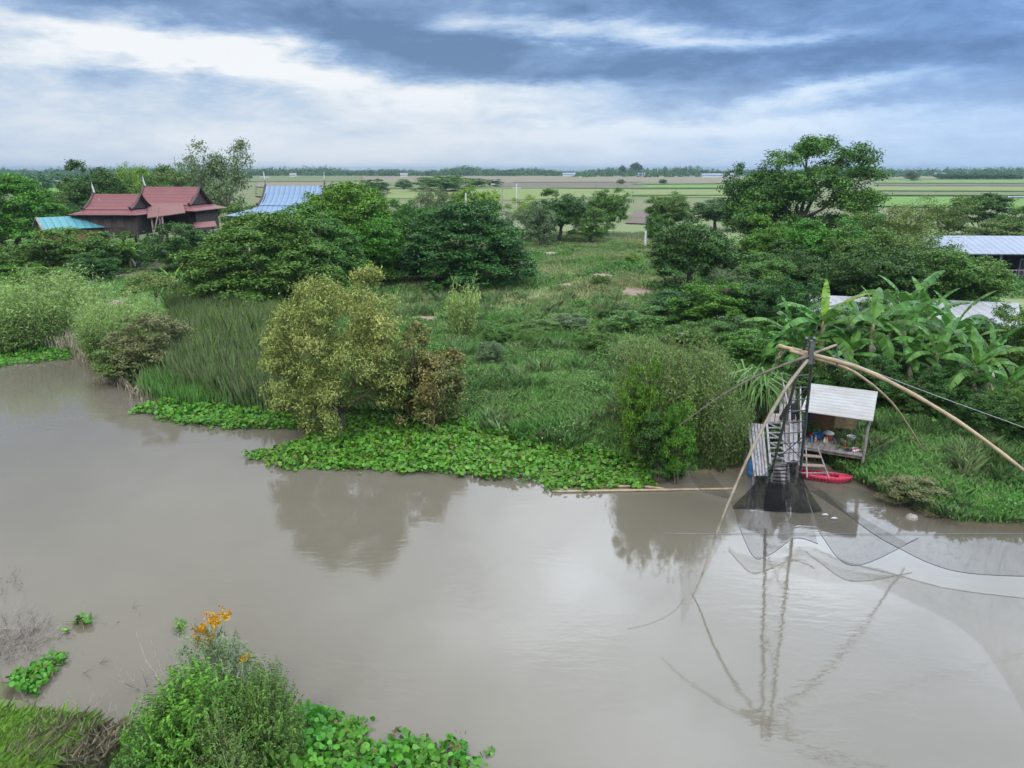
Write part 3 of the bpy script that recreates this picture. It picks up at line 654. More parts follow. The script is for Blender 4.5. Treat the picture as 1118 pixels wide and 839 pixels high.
S_('bush', 225, 60, 300, 72, 'vivid', 'bright bush at the edge of the reeds under the spreading tree', name='bush', cat='bush')
S_('bush', 100, 60, 275, 82, 'dark', 'dark bush beside the earth track', name='bush', cat='bush')
S_('bush', 575, 34, 362, 50, 'mid', 'small bush standing between two larger low bushes on the meadow', name='small_shrub')
S_('bush', 622, 44, 343, 56, 'grey', 'greyish small bush in the middle of the meadow near the bare patch', name='small_shrub')
S_('bush', 652, 40, 360, 49, 'mid', 'small green bush left of the creeper-wrapped column', name='small_shrub')
S_('bush', 680, 46, 332, 60, 'dark', 'small dark bush below the largest bare patch', name='small_shrub')
S_('bush', 535, 34, 372, 46, 'grey', 'greyish small bush below the feathery sapling', name='small_shrub')
S_('bush', 250, 44, 352, 54, 'mid', 'bush standing among the reeds under the spreading tree', name='small_shrub')
S_('bush', 318, 40, 352, 52, 'dark', 'dark bush between the reeds and the yellow tree', name='small_shrub')
# bespoke: tallest tree, yellow tree
def bespoke(name, xc, w, ytop, Y, m, label, lobes, nsub, sub_r, nleaf, leaf, aspect, h0, r0, seed, **kw):
    proto(name+str(seed), seed, lobes, nsub, sub_r, nleaf, leaf, aspect, h0, r0, **kw)
    return plant(name+str(seed), xc, w, ytop, Y, m, name, label, 'tree', rot=0)
rs = rsd(31)
lb = []
for (x, z, r) in [(-3.6,4.4,1.2),(-4.1,3.4,1.1),(-2.6,5.2,1.2),(-2.9,6.6,.95),(-1.6,7.8,1.1),(-.4,9.0,1.0),(.6,8.5,1.1),(1.6,9.2,.75),(2.2,8.4,1.0),(3.2,8.0,.8),(3.9,7.2,.75),(3.0,6.6,1.1),(1.2,7.0,1.2),(-.6,6.6,1.3),(3.9,5.6,.9),(2.6,5.0,1.2),(.8,5.2,1.2),(-1.2,4.6,1.3),(1.6,3.4,1.2),(3.2,3.2,1.1),(-2.6,2.6,1.2),(-.4,2.8,1.2),(4.3,4.4,.7)]:
    for q in range(2): lb.append(((x+rs.normal()*.3, rs.uniform(-2.6,2.6), z+rs.normal()*.25), r*rs.uniform(.7,1)))
for q in range(16): lb.append(((rs.uniform(-2.2,2.8), rs.uniform(-3.0,-.5), rs.uniform(2.8,6.6)), rs.uniform(.7,1.05)))
for q in range(8): lb.append(((rs.uniform(-3.6,3.8), rs.uniform(-2.5,2), rs.uniform(1.4,3.0)), rs.uniform(1,1.3)))
bespoke('tall_rain_tree', 882, 154, 152, 98, 'mid', 'tallest tree, its ragged dark green crown standing above the horizon', lb, 11, .26, 50, .22, .42, 4.0, .36, 31, flat=.75, squash=.55)
rs = rsd(32); lb = lobes_round(rs, 44, .9, 10, 5, 1.15, .12); lb += [((math.cos(k*.9)*2.2, math.sin(k*.9)*2.2, rs.uniform(3,7.5)), 1.5) for k in range(8)] + [((rs.uniform(-1.5,1.5), -1.2, rs.uniform(.6,1.6)), .9) for k in range(4)]; lb0 = list(lb)
lb += [((-4.0,0,6.3),.9),((-4.2,.5,4.8),.9),((2.6,0,8.8),.7),((.6,-.5,9.2),.9),((3.8,-1,5.5),1.0),((2.9,-2.2,2.2),1.1),((-2.2,-2,3.0),1.0)] + [((math.cos(k)*3.0, math.sin(k)*3.0, rs.uniform(.6,1.6)), 1.0) for k in range(7)]
lb = lb0
bespoke('yellowing_tree', 364, 158, 299, 37.6, 'yellow', 'tree with yellowing leaves standing at the water edge', lb, 17, .25, 66, .185, .36, 2.8, .22, 32, flat=.85, low=-.5, squash=.6)

# far tree groups in the fields
for k, (xc, w, yt, Y, lab) in enumerate([(484,64,192,430,'wide bushy field tree, brightest of those on the far fields'), (408,36,196,380,'low dark tree on the far field, leftmost of its row'), (440,22,196,470,'small round tree in the far row beside the wide bushy one'),
        (520,26,195,520,'small field tree right of the wide bushy one'), (540,18,196,540,'last small tree of the far row, nearest the lamp post'), (678,9,196,620,'tiny round tree alone on the tan field'), (724,10,196,640,'tiny tree alone on the tan field above the bright paddy'),
        (997,18,186,800,'grey round tree alone before the dark grove')]):
    T_('bush', xc, w, yt, Y, ['vivid','dark','mid','mid','dark','dark','dark','grey'][k], lab, name='field_tree', zb=1.2)
for k, xc in enumerate(range(1030, 1114, 9)):
    T_('bush', xc, 15, 190.2 - (k % 3)*.4, 900, 'dark', 'dark tree in the clipped-looking grove on the far right field', name='grove_tree', group='trees of the dark far grove', zb=1.2)
for xc, w, yt, Y, m, lab in [(695,14,178,1400,'dark','tallest far tree, sticking up out of the distant tree line'), (512,10,182.5,1400,'dark','far pointed tree rising slightly above the distant tree line left of centre'), (680,8,181,1400,'dark','second far tree poking above the tree line, left of the tallest')]:
    T_('round', xc, w, yt, Y, m, lab, name='distant_tree', zb=1.2)

def treeline():
    rs = rsd(77); P, N, T = [], [], []
    for (n, y0, y1, x0, x1, h0, h1) in [(2800, 1330, 1650, -1350, 1350, 13, 20), (420, 820, 1000, -800, -330, 7, 13), (120, 1150, 1300, 100, 1000, 5, 10), (160, 420, 620, -480, -270, 5, 9.5)]:
        for k in range(n):
            x = rs.uniform(x0, x1); y = rs.uniform(y0, y1); h = rs.uniform(h0, h1)*(.75+.35*math.sin(x*.013)*math.sin(x*.031+1)); r = rs.uniform(4, 9)*(y0/1400)**.5; m_ = 70
            q = unit(rs.normal(size=(m_,3)))*rs.uniform(.6,1,(m_,1)); q[:,2] = np.abs(q[:,2])
            P.append(np.array([x,y,1.5]) + q*np.array([r,r,h-1])); N.append(q*.6+np.array([0,0,.5])+rs.normal(size=(m_,3))*.4); T.append(np.full(m_, rs.uniform(0,1)))
    P, N, T = map(np.concatenate, (P,N,T)); tag(link('far_woods', leaf_cloud('far_woods', P, N, 2.6*rs.uniform(.6,1.3,len(P)), .7, rs, T), M['dark']), kind='stuff')
treeline()

# ------------------------------------------------------------------ ground vegetation (stuff)
def in_earth(x, y):
    m_ = np.zeros(len(x), bool)
    for cx, cy, pts in EARTH:
        r = np.mean([math.hypot(a-cx, b-cy) for a, b in pts]); ext = max(1e-3, max(abs(a-cx) for a, b in pts)); ey = max(abs(b-cy) for a, b in pts)
        m_ |= (((x-cx)/ext)**2 + ((y-cy)/ey)**2) < .5
    return m_
def scatter(n, x0, x1, y0, y1, rs, edge=.2, cond=None):
    x = rs.uniform(x0, x1, n); y = rs.uniform(y0, y1, n)
    k = (y > Yfar(x)+edge) & (np.abs(x/y) < .80) & ~in_earth(x, y)
    if cond is not None: k &= cond(x, y)
    x, y = x[k], y[k]; return np.stack([x, y, ground_z(x, y)-.03], 1)
rs = rsd(41)
def patchy(x, y, s=.5, sd=5): return hash_noise(x, y, s, sd)
# lush grass of the river bank and meadow
P = scatter(230000, -16, 20, 24, 60, rs); h = .34 + .24*np.clip(patchy(P[:,0], P[:,1]), -1, 1.2) + .22*np.clip(patchy(P[:,0], P[:,1], 1.3, 19), -.8, 1.3) + rs.uniform(-.1,.25,len(P)); 
tag(link('meadow_grass', blades_mesh('meadow_grass', P, np.maximum(h,.15), .05*rs.uniform(.6,1.3,len(P)), .7, rs, rs.uniform(0,1,len(P))), M['grass']), kind='stuff')
P = scatter(90000, 14, 40, 24, 48, rs); h = .35+.25*np.clip(patchy(P[:,0],P[:,1],.7,9),-1,1)+rs.uniform(-.1,.25,len(P))
tag(link('bank_grass', blades_mesh('bank_grass', P, np.maximum(h,.15), .055*rs.uniform(.6,1.3,len(P)), .7, rs, rs.uniform(0,1,len(P))), M['grass']), kind='stuff')
P = scatter(150000, -16, 34, 56, 150, rs); h = .35+.25*np.clip(patchy(P[:,0],P[:,1],.3,6),-1,1)+rs.uniform(-.1,.2,len(P))
tag(link('dry_grass', blades_mesh('dry_grass', P, np.maximum(h,.12), .09*rs.uniform(.6,1.3,len(P)), .7, rs, rs.uniform(0,1,len(P))), M['drygrass']), kind='stuff')
P = scatter(120000, -90, -14, 46, 130, rs); h = .5+.3*np.clip(patchy(P[:,0],P[:,1],.3,7),-1,1)+rs.uniform(-.1,.3,len(P))
tag(link('verge_grass', blades_mesh('verge_grass', P, np.maximum(h,.15), .10*rs.uniform(.6,1.3,len(P)), .7, rs, rs.uniform(0,1,len(P))), M['grass']), kind='stuff')
# broad-leaved weeds
def weeds(n, x0, x1, y0, y1, leaf, m, name, hmax, thr, sd, s=.45):
    Q = scatter(n, x0, x1, y0, y1, rs, .4, lambda x, y: patchy(x, y, s, sd) > thr); k = 9
    P = np.repeat(Q, k, 0); hh = np.repeat(np.clip(patchy(Q[:,0], Q[:,1], s, sd)-thr+.15, 0, 1), k)*hmax
    P = P + rs.normal(size=P.shape)*np.array([.22,.22,0]); P[:,2] += hh*rs.uniform(.3,1,len(P))+.05
    tag(link(name, leaf_cloud(name, P, rs.normal(size=P.shape)*.5+np.array([0,0,.7]), leaf*rs.uniform(.5,1.3,len(P)), .55, rs, np.repeat(rs.uniform(0,1,len(Q)),k)), M[m]), kind='stuff')
weeds(20000, -16, 14, 28, 66, .14, 'weed', 'low_weeds', 1.4, .06, 15, .8)
weeds(7000, -16, 14, 28, 66, .13, 'mid', 'dark_weeds', 1.5, .2, 16, .9)
def grass_clumps(name, n, x0, x1, y0, y1, thr, sd, s_, h0, h1, wd, m, lean=.6):
    Q = scatter(n, x0, x1, y0, y1, rs, .3, lambda x, y: patchy(x, y, s_, sd) > thr); k = np.clip((patchy(Q[:,0], Q[:,1], s_, sd)-thr)*2.2, .2, 1)
    tag(link(name, blades_mesh(name, Q, (h0+(h1-h0)*rs.uniform(.3,1,len(Q)))*k, wd*rs.uniform(.6,1.3,len(Q)), lean, rs, rs.uniform(0,1,len(Q))), M[m]), kind='stuff')
grass_clumps('tall_grass', 150000, -16, 14, 27, 66, .10, 91, .55, .5, 1.25, .036, 'grass')
grass_clumps('tall_grass', 120000, -16, 14, 27, 72, .22, 92, .8, .5, 1.5, .034, 'palegrass')
grass_clumps('tall_grass', 40000, -16, 14, 27, 66, .25, 93, 1.1, .4, 1.0, .036, 'darkgrass')
grass_clumps('tall_grass', 120000, -14, 34, 60, 125, .15, 94, .3, .4, 1.2, .07, 'grass')
grass_clumps('tall_grass', 90000, -14, 34, 60, 125, .25, 95, .45, .4, 1.2, .07, 'drygrass')
grass_clumps('slope_grass', 130000, 13, 34, 24, 46, .12, 96, .9, .4, 1.1, .036, 'darkgrass')
grass_clumps('slope_grass', 90000, 13, 34, 24, 46, .2, 97, .7, .4, 1.2, .034, 'palegrass')
weeds(9000, 14, 42, 25, 60, .16, 'mid', 'slope_weeds', .7, .0, 35)
weeds(16000, -14, 34, 56, 120, .26, 'mid', 'meadow_weeds', .8, .12, 45, .3)
weeds(12000, 14, 60, 45, 100, .30, 'mid', 'thicket_undergrowth', 1.6, -.2, 55, .3)
weeds(12000, -100, -16, 50, 120, .32, 'mid', 'bank_undergrowth', 1.4, -.1, 65, .3)
# reeds between the brownish shrub and the yellow tree
def reeds(name, n, pxpoly, hmin, hmax, wd, m, lean=.35, z=0):
    c = [G(x, y, .3)[:2] for x, y in pxpoly]; X = np.array([p[0] for p in c]); Y = np.array([p[1] for p in c])
    x = rs.uniform(X.min(), X.max(), n); y = rs.uniform(Y.min(), Y.max(), n); ins = np.zeros(n, bool); j = len(X)-1
    for i_ in range(len(X)):
        cnd = ((Y[i_] > y) != (Y[j] > y)) & (x < (X[j]-X[i_])*(y-Y[i_])/(Y[j]-Y[i_]+1e-9)+X[i_]); ins ^= cnd; j = i_
    x, y = x[ins], y[ins]; P = np.stack([x, y, np.maximum(ground_z(x,y), -.05)], 1); h = rs.uniform(hmin, hmax, len(x))*(1+.25*np.clip(patchy(x,y,.7,8),-1,1))
    tag(link(name, blades_mesh(name, P, h, wd*rs.uniform(.6,1.3,len(x)), lean, rs, rs.uniform(0,1,len(x))), M[m]), kind='stuff')
reeds('tall_reeds', 60000, [(185,420),(190,352),(240,345),(300,362),(335,400),(335,452),(250,440)], 1.0, 2.3, .030, 'reed', .22)
reeds('tall_reeds', 22000, [(150,430),(185,360),(260,400),(300,445),(250,442),(200,440)], .8, 1.6, .03, 'grass', .25)
reeds('pale_reeds', 9000, [(180,400),(192,345),(240,338),(310,352),(338,392),(300,440),(230,436)], 1.2, 2.6, .03, 'feather', .3)
reeds('dry_reeds', 5000, [(0,368),(0,352),(70,352),(105,385),(95,398),(80,384)], .9, 1.7, .05, 'straw', .25)
reeds('dry_reeds', 1600, [(100,400),(108,385),(130,400),(170,432),(150,434)], .5, 1.1, .05, 'straw', .5)

# water hyacinth mats
def hyacinth(name, n, pxpoly, leaf, hmax, k=7, m='hyac'):
    c = [G(x, y, .1)[:2] for x, y in pxpoly]; X = np.array([p[0] for p in c]); Y = np.array([p[1] for p in c])
    x = rs.uniform(X.min(), X.max(), n); y = rs.uniform(Y.min(), Y.max(), n); xj = x + hash_noise(x, y, 1.6, 2)*.4 + rs.normal(size=n)*.10; yj = y + hash_noise(x, y, 1.6, 4)*.55 + hash_noise(x, y, 4.0, 8)*.25 + rs.normal(size=n)*.12
    ins = np.zeros(n, bool); j = len(X)-1
    for i_ in range(len(X)):
        cnd = ((Y[i_] > yj) != (Y[j] > yj)) & (xj < (X[j]-X[i_])*(yj-Y[i_])/(Y[j]-Y[i_]+1e-9)+X[i_]); ins ^= cnd; j = i_
    x, y = x[ins], y[ins]; hh = np.clip(.5+.6*hash_noise(x, y, 1.3, 6), .12, 1)*hmax
    P = np.stack([x, y, np.maximum(ground_z(x, y), 0)+.03+hh*rs.uniform(.15,1,len(x))], 1)
    N = rs.normal(size=P.shape)*.55 + np.array([0,-.15,.8])
    return tag(link(name, disc_leaves(name, P, N, leaf*rs.uniform(.6,1.25,len(x)), rs, k), M[m]), kind='stuff')
hyacinth('water_hyacinth', 26000, [(262,501),(300,489),(345,474),(372,455),(430,448),(480,450),(530,470),(600,480),(660,498),(720,520),(700,532),(650,530),(600,536),(580,524),(520,520),(440,514),(350,512)], .21, .55)
hyacinth('water_hyacinth', 12000, [(145,448),(170,438),(215,424),(280,436),(345,450),(380,466),(320,467),(270,468),(230,466),(200,462)], .21, .5)
hyacinth('water_hyacinth', 7000, [(-60,368),(0,368),(60,374),(82,384),(78,391),(40,395),(0,400),(-60,404)], .22, .45)
hyacinth('water_hyacinth', 3600, [(270,850),(300,800),(330,772),(350,768),(400,795),(450,812),(500,822),(530,842),(545,880),(250,880)], .17, .5, 11)
hyacinth('water_hyacinth', 700, [(10,760),(30,722),(52,711),(70,713),(60,735),(40,752),(22,760)], .15, .3, 10)
# ------------------------------------------------------------------ houses
def hip_gable(rt, Mx, X, Y, zr, half, W2, ze, skirt, zs, ridge_w=.12, tip=True, roofm='redtile', trim='darktrim', name='roof'):
    """Thai gable roof along local x: steep slightly concave slopes, a skirt roof all round, bargeboards with raised tips."""
    b = MB(); k = 5; th = .10
    for sgn in (-1, 1):
        prev = None
        for i_ in range(k+1):
            f = i_/k; yy = Y + sgn*W2*(f**1.12); zz = zr - (zr-ze)*(1-(1-f)**1.35); row = [(X-half, yy, zz), (X+half, yy, zz)]
            if prev is not None:
                c = [prev[0], prev[1], row[1], row[0]] if sgn < 0 else [prev[1], prev[0], row[0], row[1]]
                b.hexa([(p[0],p[1],p[2]-th) for p in (c[3],c[2],c[1],c[0])][::-1], c)
            prev = row
    roof = b.build(name, M[roofm], rt)
    if skirt:
        b = MB(); i0 = half-.15; o0 = half+skirt; w1 = W2-.05; w2 = W2+skirt; za = ze-.10; zb = zs
        a = [(X-i0,Y-w1,za),(X+i0,Y-w1,za),(X+i0,Y+w1,za),(X-i0,Y+w1,za)]; o = [(X-o0,Y-w2,zb),(X+o0,Y-w2,zb),(X+o0,Y+w2,zb),(X-o0,Y+w2,zb)]
        for i_ in range(4): j_ = (i_+1) % 4; b.slab([o[i_], o[j_], a[j_], a[i_]], .09)
        b.build('skirt_roof', M[roofm], rt)
    for ex in (-1, 1):
        b = MB(); g = MB()
        x = X + ex*(half+.06); pts = {}
        for sgn in (-1, 1):
            p = []
            for i_ in range(8):
                f = i_/7; p.append(np.array((x, Y + sgn*W2*1.06*(f**1.12), zr + .06 - (zr-ze)*(1-(1-f)**1.35)*1.02)))
            p.append(p[-1] + np.array((0, sgn*.35, .28)))
            for q in range(len(p)-1): b.bar(p[q], p[q+1], .12, .30, up=(1,0,0))
        if tip: b.tube([(x,Y,zr-.1),(x,Y,zr+.5),(x+ex*.12,Y,zr+1.2)], [.12,.07,.02], 6)
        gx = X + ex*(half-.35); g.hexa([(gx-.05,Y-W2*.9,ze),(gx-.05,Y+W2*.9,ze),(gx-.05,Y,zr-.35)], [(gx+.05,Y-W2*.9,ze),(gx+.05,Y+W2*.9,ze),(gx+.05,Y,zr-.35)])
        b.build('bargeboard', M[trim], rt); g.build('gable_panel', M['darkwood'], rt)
    return roof
H0 = AT(150, 262, 100)
rt = empty('wooden_house', (H0[0], H0[1], 1.2), R(-4), 'dark wooden stilt house under two steep red tiled gables', 'house')
m_ = MPP(225, 100); L_ = lambda px, py, Y: (AT(px, py, Y)[0]-H0[0], Y-H0[1], AT(px, py, Y)[2]-1.2)
def zof(py, Y): return AT(559, py, Y)[2]-1.2
# near wing, far wing
xa = (L_(123, 212, 98)[0]); xb = L_(187, 205, 106)[0]
hip_gable(rt, None, xa, -1.0, zof(212, 99), 3.15, 2.5, zof(228, 98), 1.35, zof(234, 97))
hip_gable(rt, None, xb, 5.5, zof(204, 106), 3.95, 3.2, zof(223, 105), 1.5, zof(229, 104))
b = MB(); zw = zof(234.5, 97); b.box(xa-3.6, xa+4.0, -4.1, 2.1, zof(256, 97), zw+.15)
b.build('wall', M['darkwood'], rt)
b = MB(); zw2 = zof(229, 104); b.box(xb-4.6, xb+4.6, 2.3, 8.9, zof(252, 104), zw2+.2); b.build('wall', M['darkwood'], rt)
for (x0, x1, y, zt, zb_) in [(xa-3.6, xa+4.0, -4.14, zw, zof(256,97)), (xb-4.6, xb+4.6, 2.26, zw2, zof(252,104))]:
    f = MB(); n = 9
    for q in range(n+1): x = x0 + (x1-x0)*q/n; f.box(x-.05, x+.05, y-.02, y+.03, zb_, zt)
    f.build('wall_batten', M['darktrim'], rt)
    for q in (2, 4, 6):
        xx = x0 + (x1-x0)*(q+.5)/n; f = MB(); f.box(xx-.38, xx+.38, y-.05, y+.0, zb_+.9, zb_+2.0); wn = f.build('window_shutter', M['darktrim'], rt)
for x in np.linspace(xa-3.3, xa+3.7, 5):
    for y in (-3.8, 1.6):
        p = MB(); p.tube([(x,y,-.3),(x,y,zof(255.5,97))], .16, 8); p.build('stilt', M['greywood'], rt)
for x in np.linspace(xb-4.2, xb+4.2, 5):
    p = MB(); p.tube([(x,2.7,-.3),(x,2.7,zof(251.5,104))], .16, 8); p.build('stilt', M['greywood'], rt)
b = MB(); c = [L_(165,238,95.5), L_(207,232,96.5), L_(200,222,102), L_(160,223,102)]; b.slab(c, .1); b.build('porch_roof', M['redtileold'], rt)
for px in (169, 178, 181): p = MB(); a = L_(px,236,96); p.bar((a[0],a[1],-.2),(a[0],a[1],a[2]),.16); p.build('porch_post', M['pinkwood'], rt)
b = MB(); a = L_(176,215,96); c = L_(170,255,95); b.bar((c[0],c[1],zof(262,95)), (a[0]+.1,a[1],zof(226,96)), .12); b.build('stair_rail', M['pinkwood'], rt)
b = MB(); p0 = L_(171,262,95); st = 9
for q in range(st): f = q/(st-1); b.box(p0[0]-.1+f*2.2-.15, p0[0]-.1+f*2.2+.15, -6.2, -4.9, .1+f*2.9, .1+f*2.9+.06)
b.build('stair', M['greywood'], rt)
b = MB(); b.slab([L_(214,249,97), L_(241,246.5,98), L_(236,241,102), L_(212,243,102)], .08); b.build('lean_to_roof', M['redtileold'], rt)
for px in (218, 236): p = MB(); a = L_(px,247,98.5); p.bar((a[0],a[1],-.2),(a[0],a[1],a[2]-.1),.14); p.build('lean_to_post', M['greywood'], rt)
for (x, y, z) in [(xa-3.2,-1.0,zof(212,99)), (xb-4.0,5.5,zof(204,106))]:
    p = MB(); p.quad((x-.02,y,z+.3),(x+.35,y+.05,z+.2),(x+.2,y+.02,z+1.6),(x-.05,y,z+1.9)); f = MB(); f.hexa([(x-.05,y-.03,z+.2),(x+.3,y-.03,z+.15),(x+.02,y-.03,z+1.5)], [(x-.05,y+.03,z+.2),(x+.3,y+.03,z+.15),(x+.02,y+.03,z+1.5)]); f.build('finial', M['white'], rt)

T0 = AT(78, 250, 96)
rt = empty('shed', (T0[0], T0[1], 1.2), R(42), 'low shed with turquoise roof and white bargeboards beside the wooden house', 'shed')
zr = AT(78,237,96)[2]-1.2; ze = AT(78,248,96)[2]-1.2
b = MB()
for s_ in (-1,1): b.slab([(-3.6,s_*2.9,ze-.1),(3.6,s_*2.9,ze-.1),(3.6,0,zr),(-3.6,0,zr)][::s_], .08)
b.build('roof', M['teal'], rt)
b = MB(); b.hexa([(-3.2,-2.4,-.2),(3.2,-2.4,-.2),(3.2,2.4,-.2),(-3.2,2.4,-.2)], [(-3.2,-2.4,ze),(3.2,-2.4,ze),(3.2,2.4,ze),(-3.2,2.4,ze)]); b.build('wall', M['brownwall'], rt)
for ex in (-1,1):
    b = MB(); x = ex*3.66
    for s_ in (-1,1): b.bar((x,0,zr+.05),(x,s_*3.0,ze-.08),.10,.28,up=(1,0,0))
    b.build('bargeboard', M['greywood' if ex < 0 else 'white'], rt)
    b = MB(); x = ex*3.3; b.hexa([(x-.05,-2.4,ze),(x-.05,2.4,ze),(x-.05,0,zr-.25)],[(x+.05,-2.4,ze),(x+.05,2.4,ze),(x+.05,0,zr-.25)]); b.build('gable_panel', M['brownwall'], rt)
b = MB(); b.tube([(3.7,0,zr),(3.75,0,zr+.9),(3.7,0,zr+2.2)],[.09,.06,.02],6); b.build('finial', M['white'], rt)

B0 = AT(324, 230, 118)
rt = empty('blue_roofed_house', (B0[0], B0[1], 1.2), R(-3), 'house with steep blue metal gable roof among the trees', 'house')
zr = AT(324,203,118)[2]-1.2
hip_gable(rt, None, 0, 0, zr, 4.6, 3.6, AT(324,224,115)[2]-1.2, 1.8, AT(324,232,114)[2]-1.2, roofm='blueroof')
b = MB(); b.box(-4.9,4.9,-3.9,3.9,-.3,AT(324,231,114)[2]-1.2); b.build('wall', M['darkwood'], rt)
b = MB(); LL = lambda px,py,Y: (AT(px,py,Y)[0]-B0[0], Y-B0[1], AT(px,py,Y)[2]-1.2)
b.slab([LL(247,236,110), LL(300,237,110), LL(300,227,116), LL(272,229,116)], .1); b.build('annex_roof', M['blueroof'], rt)
b = MB(); q0 = LL(258,237,112); q1 = LL(300,237,112); b.box(q0[0], q1[0], q0[1], q0[1]+5, -.3, q0[2]-.15); b.build('annex_wall', M['darkwood'], rt)
for px in (271, 292): p = MB(); a = LL(px,236,110.5); p.bar((a[0],a[1],-.2),(a[0],a[1],a[2]),.14); p.build('annex_post', M['white'], rt)
for ex in (-1,1): p = MB(); p.tube([(ex*4.7,0,zr+.9),(ex*4.75,0,zr+2.1)],[.07,.04],6); p.build('finial', M['white'], rt)

# long two-storey building on the right
Yb = 84; A0 = AT(1010,258,Yb); rt = empty('long_building', (A0[0], Yb, 1.2), R(-3), 'long two-storey building with pale blue metal roof and open balcony', 'building')
LL = lambda px,py,Y: (AT(px,py,Y)[0]-A0[0], Y-A0[1], AT(px,py,Y)[2]-1.2)
xr = 26; zt = LL(1010,258,Yb+2)[2]; zl = LL(1080,276.5,Yb-2)[2]
b = MB(); b.slab([(-.5,-2.5,zl),(xr,-2.5,zl),(xr,3,zt),(-.5,3,zt)], .12); b.slab([(-.5,3,zt),(xr,3,zt),(xr,7.5,zl+.3),(-.5,7.5,zl+.3)], .12); b.build('roof', M['paleroof'], rt)
b = MB(); b.box(.3,xr-.4,0.6,7,-.3,zl-.1); b.build('wall', M['darkvoid'], rt)  # solid block, the shade behind balcony and columns is put into its colour
zf = LL(1100,305,Yb-2)[2]
b = MB(); b.box(.2,xr-.2,-2.0,.55,zf-.55,zf); b.build('balcony_slab', M['concrete'], rt)
b = MB(); b.box(.2,xr-.2,-1.95,-1.87,zf+1.0,zf+1.1)
for q in range(70): x = .3 + q*(xr-.6)/69; b.box(x-.02,x+.02,-1.93,-1.89,zf,zf+1.0)
b.build('railing', M['greywood'], rt)
for q in range(8): p = MB(); x = .6+q*(xr-1.2)/7; p.box(x-.12,x+.12,-1.8,-1.56,-.3,zl+.05); p.build('column', M['concrete'], rt)
for q in range(6): p = MB(); x = 3+q*4.1; p.box(x,x+1.5,.5,.57,zf+.1,zf+2.0); wn = p.build('window', M['white'], rt); p = MB(); p.box(x+.1,x+1.4,.46,.49,zf+.2,zf+1.9); g = p.build('pane', M['steel'], None); g.parent = wn
# white shed roof behind the bananas
Yc = 57; C0 = AT(890,322,Yc); rt = empty('open_shed', (C0[0], Yc, gz(C0[0],Yc)), 0, 'long open shed with white metal roof behind the banana plants', 'shed'); z0 = gz(C0[0],Yc)
LL = lambda px,py,Y: (AT(px,py,Y)[0]-C0[0], Y-C0[1], AT(px,py,Y)[2]-z0)
b = MB(); c = [LL(886,346,Yc-3), LL(1116,357,Yc-4), LL(1112,331,Yc+1.2), LL(884,322,Yc+2)]; b.slab(c, .08); b.build('roof', M['whiteroof'], rt)
for (p0, p1) in ((c[0], c[1]), (c[3], c[2])):
    for f in (.03, .27, .5, .73, .97):
        q = np.array(p0)*(1-f)+np.array(p1)*f; p = MB(); p.tube([(q[0],q[1],-.4),(q[0],q[1],q[2]-.05)], .09, 7); p.build('post', M['greywood'], rt)
p = MB(); p.bar(np.array(c[0])-(0,0,.14), np.array(c[1])-(0,0,.14), .1, .14); p.build('eave_beam', M['greywood'], rt)
# pointed tent
D0 = AT(961,262,95); rt = empty('pavilion', (D0[0],95,1.2), .4, 'small white pavilion tent with pointed roof between trees', 'tent')
zt = AT(961,255,95)[2]-1.2; ze = AT(961,264,95)[2]-1.2
b = MB(); b.lathe((0,0,0), [(1.9,ze),(1.3,ze+.45*(zt-ze)*.5),(.5,ze+.6*(zt-ze)),(.05,zt)], 4); b.build('canopy', M['white'], rt)
for q in range(4): a = q*1.5708; p = MB(); p.tube([(1.8*math.cos(a),1.8*math.sin(a),-.2),(1.8*math.cos(a),1.8*math.sin(a),ze+.05)],.05,6); p.build('pole', M['white'], rt)

# poles
def pole(name, px, y0, y1, Y, m, label, cat, r=.09, arm=None):
    a = AT(px, y0, Y); x = a[0]; b = MB(); rt = empty(name, (x, Y, 1.2), 0, label, cat)
    b.tube([(0,0,-.4),(0,0,a[2]-1.2)], [r, r*.75], 8); b.build('post', M[m], rt)
    if arm == 'lamp':
        h = a[2]-1.2; q = MB(); q.tube([(0,0,h-.3),(-.3,0,h+.15),(-1.3,0,h+.25)], .05, 6); q.build('lamp_arm', M[m], rt); q = MB(); q.box(-1.9,-1.2,-.13,.13,h+.18,h+.32); q.build('lamp_head', M['white'], rt)
    if arm == 'cross':
        h = a[2]-1.2; q = MB(); q.box(-.9,.9,-.06,.06,h-.9,h-.75); q.build('crossarm', M['white'], rt)
pole('street_lamp', 548.5, 203, 234, 125, 'wire', 'grey street lamp on slim pole behind the dark rain tree', 'street lamp', .10, 'lamp')
pole('utility_pole', 564, 201, 222, 160, 'white', 'white concrete utility pole with crossarm at field edge, right of the street lamp', 'utility pole', .16, 'cross')
pole('concrete_post', 508.5, 211, 224, 130, 'white', 'short white concrete post poking above the dark rain tree', 'post', .16)
pole('utility_pole', 288, 189, 215, 150, 'white', 'pale pole with crossarm at the left finial of the blue roof', 'utility pole', .13, 'cross')
pole('utility_pole', 190, 171, 190, 190, 'wire', 'thin grey pole rising above the trees behind the red gables', 'utility pole', .13, 'cross')
pole('marker_post', 705, 252.5, 262, 120, 'white', 'white marker post standing at far end of the meadow', 'post', .2)
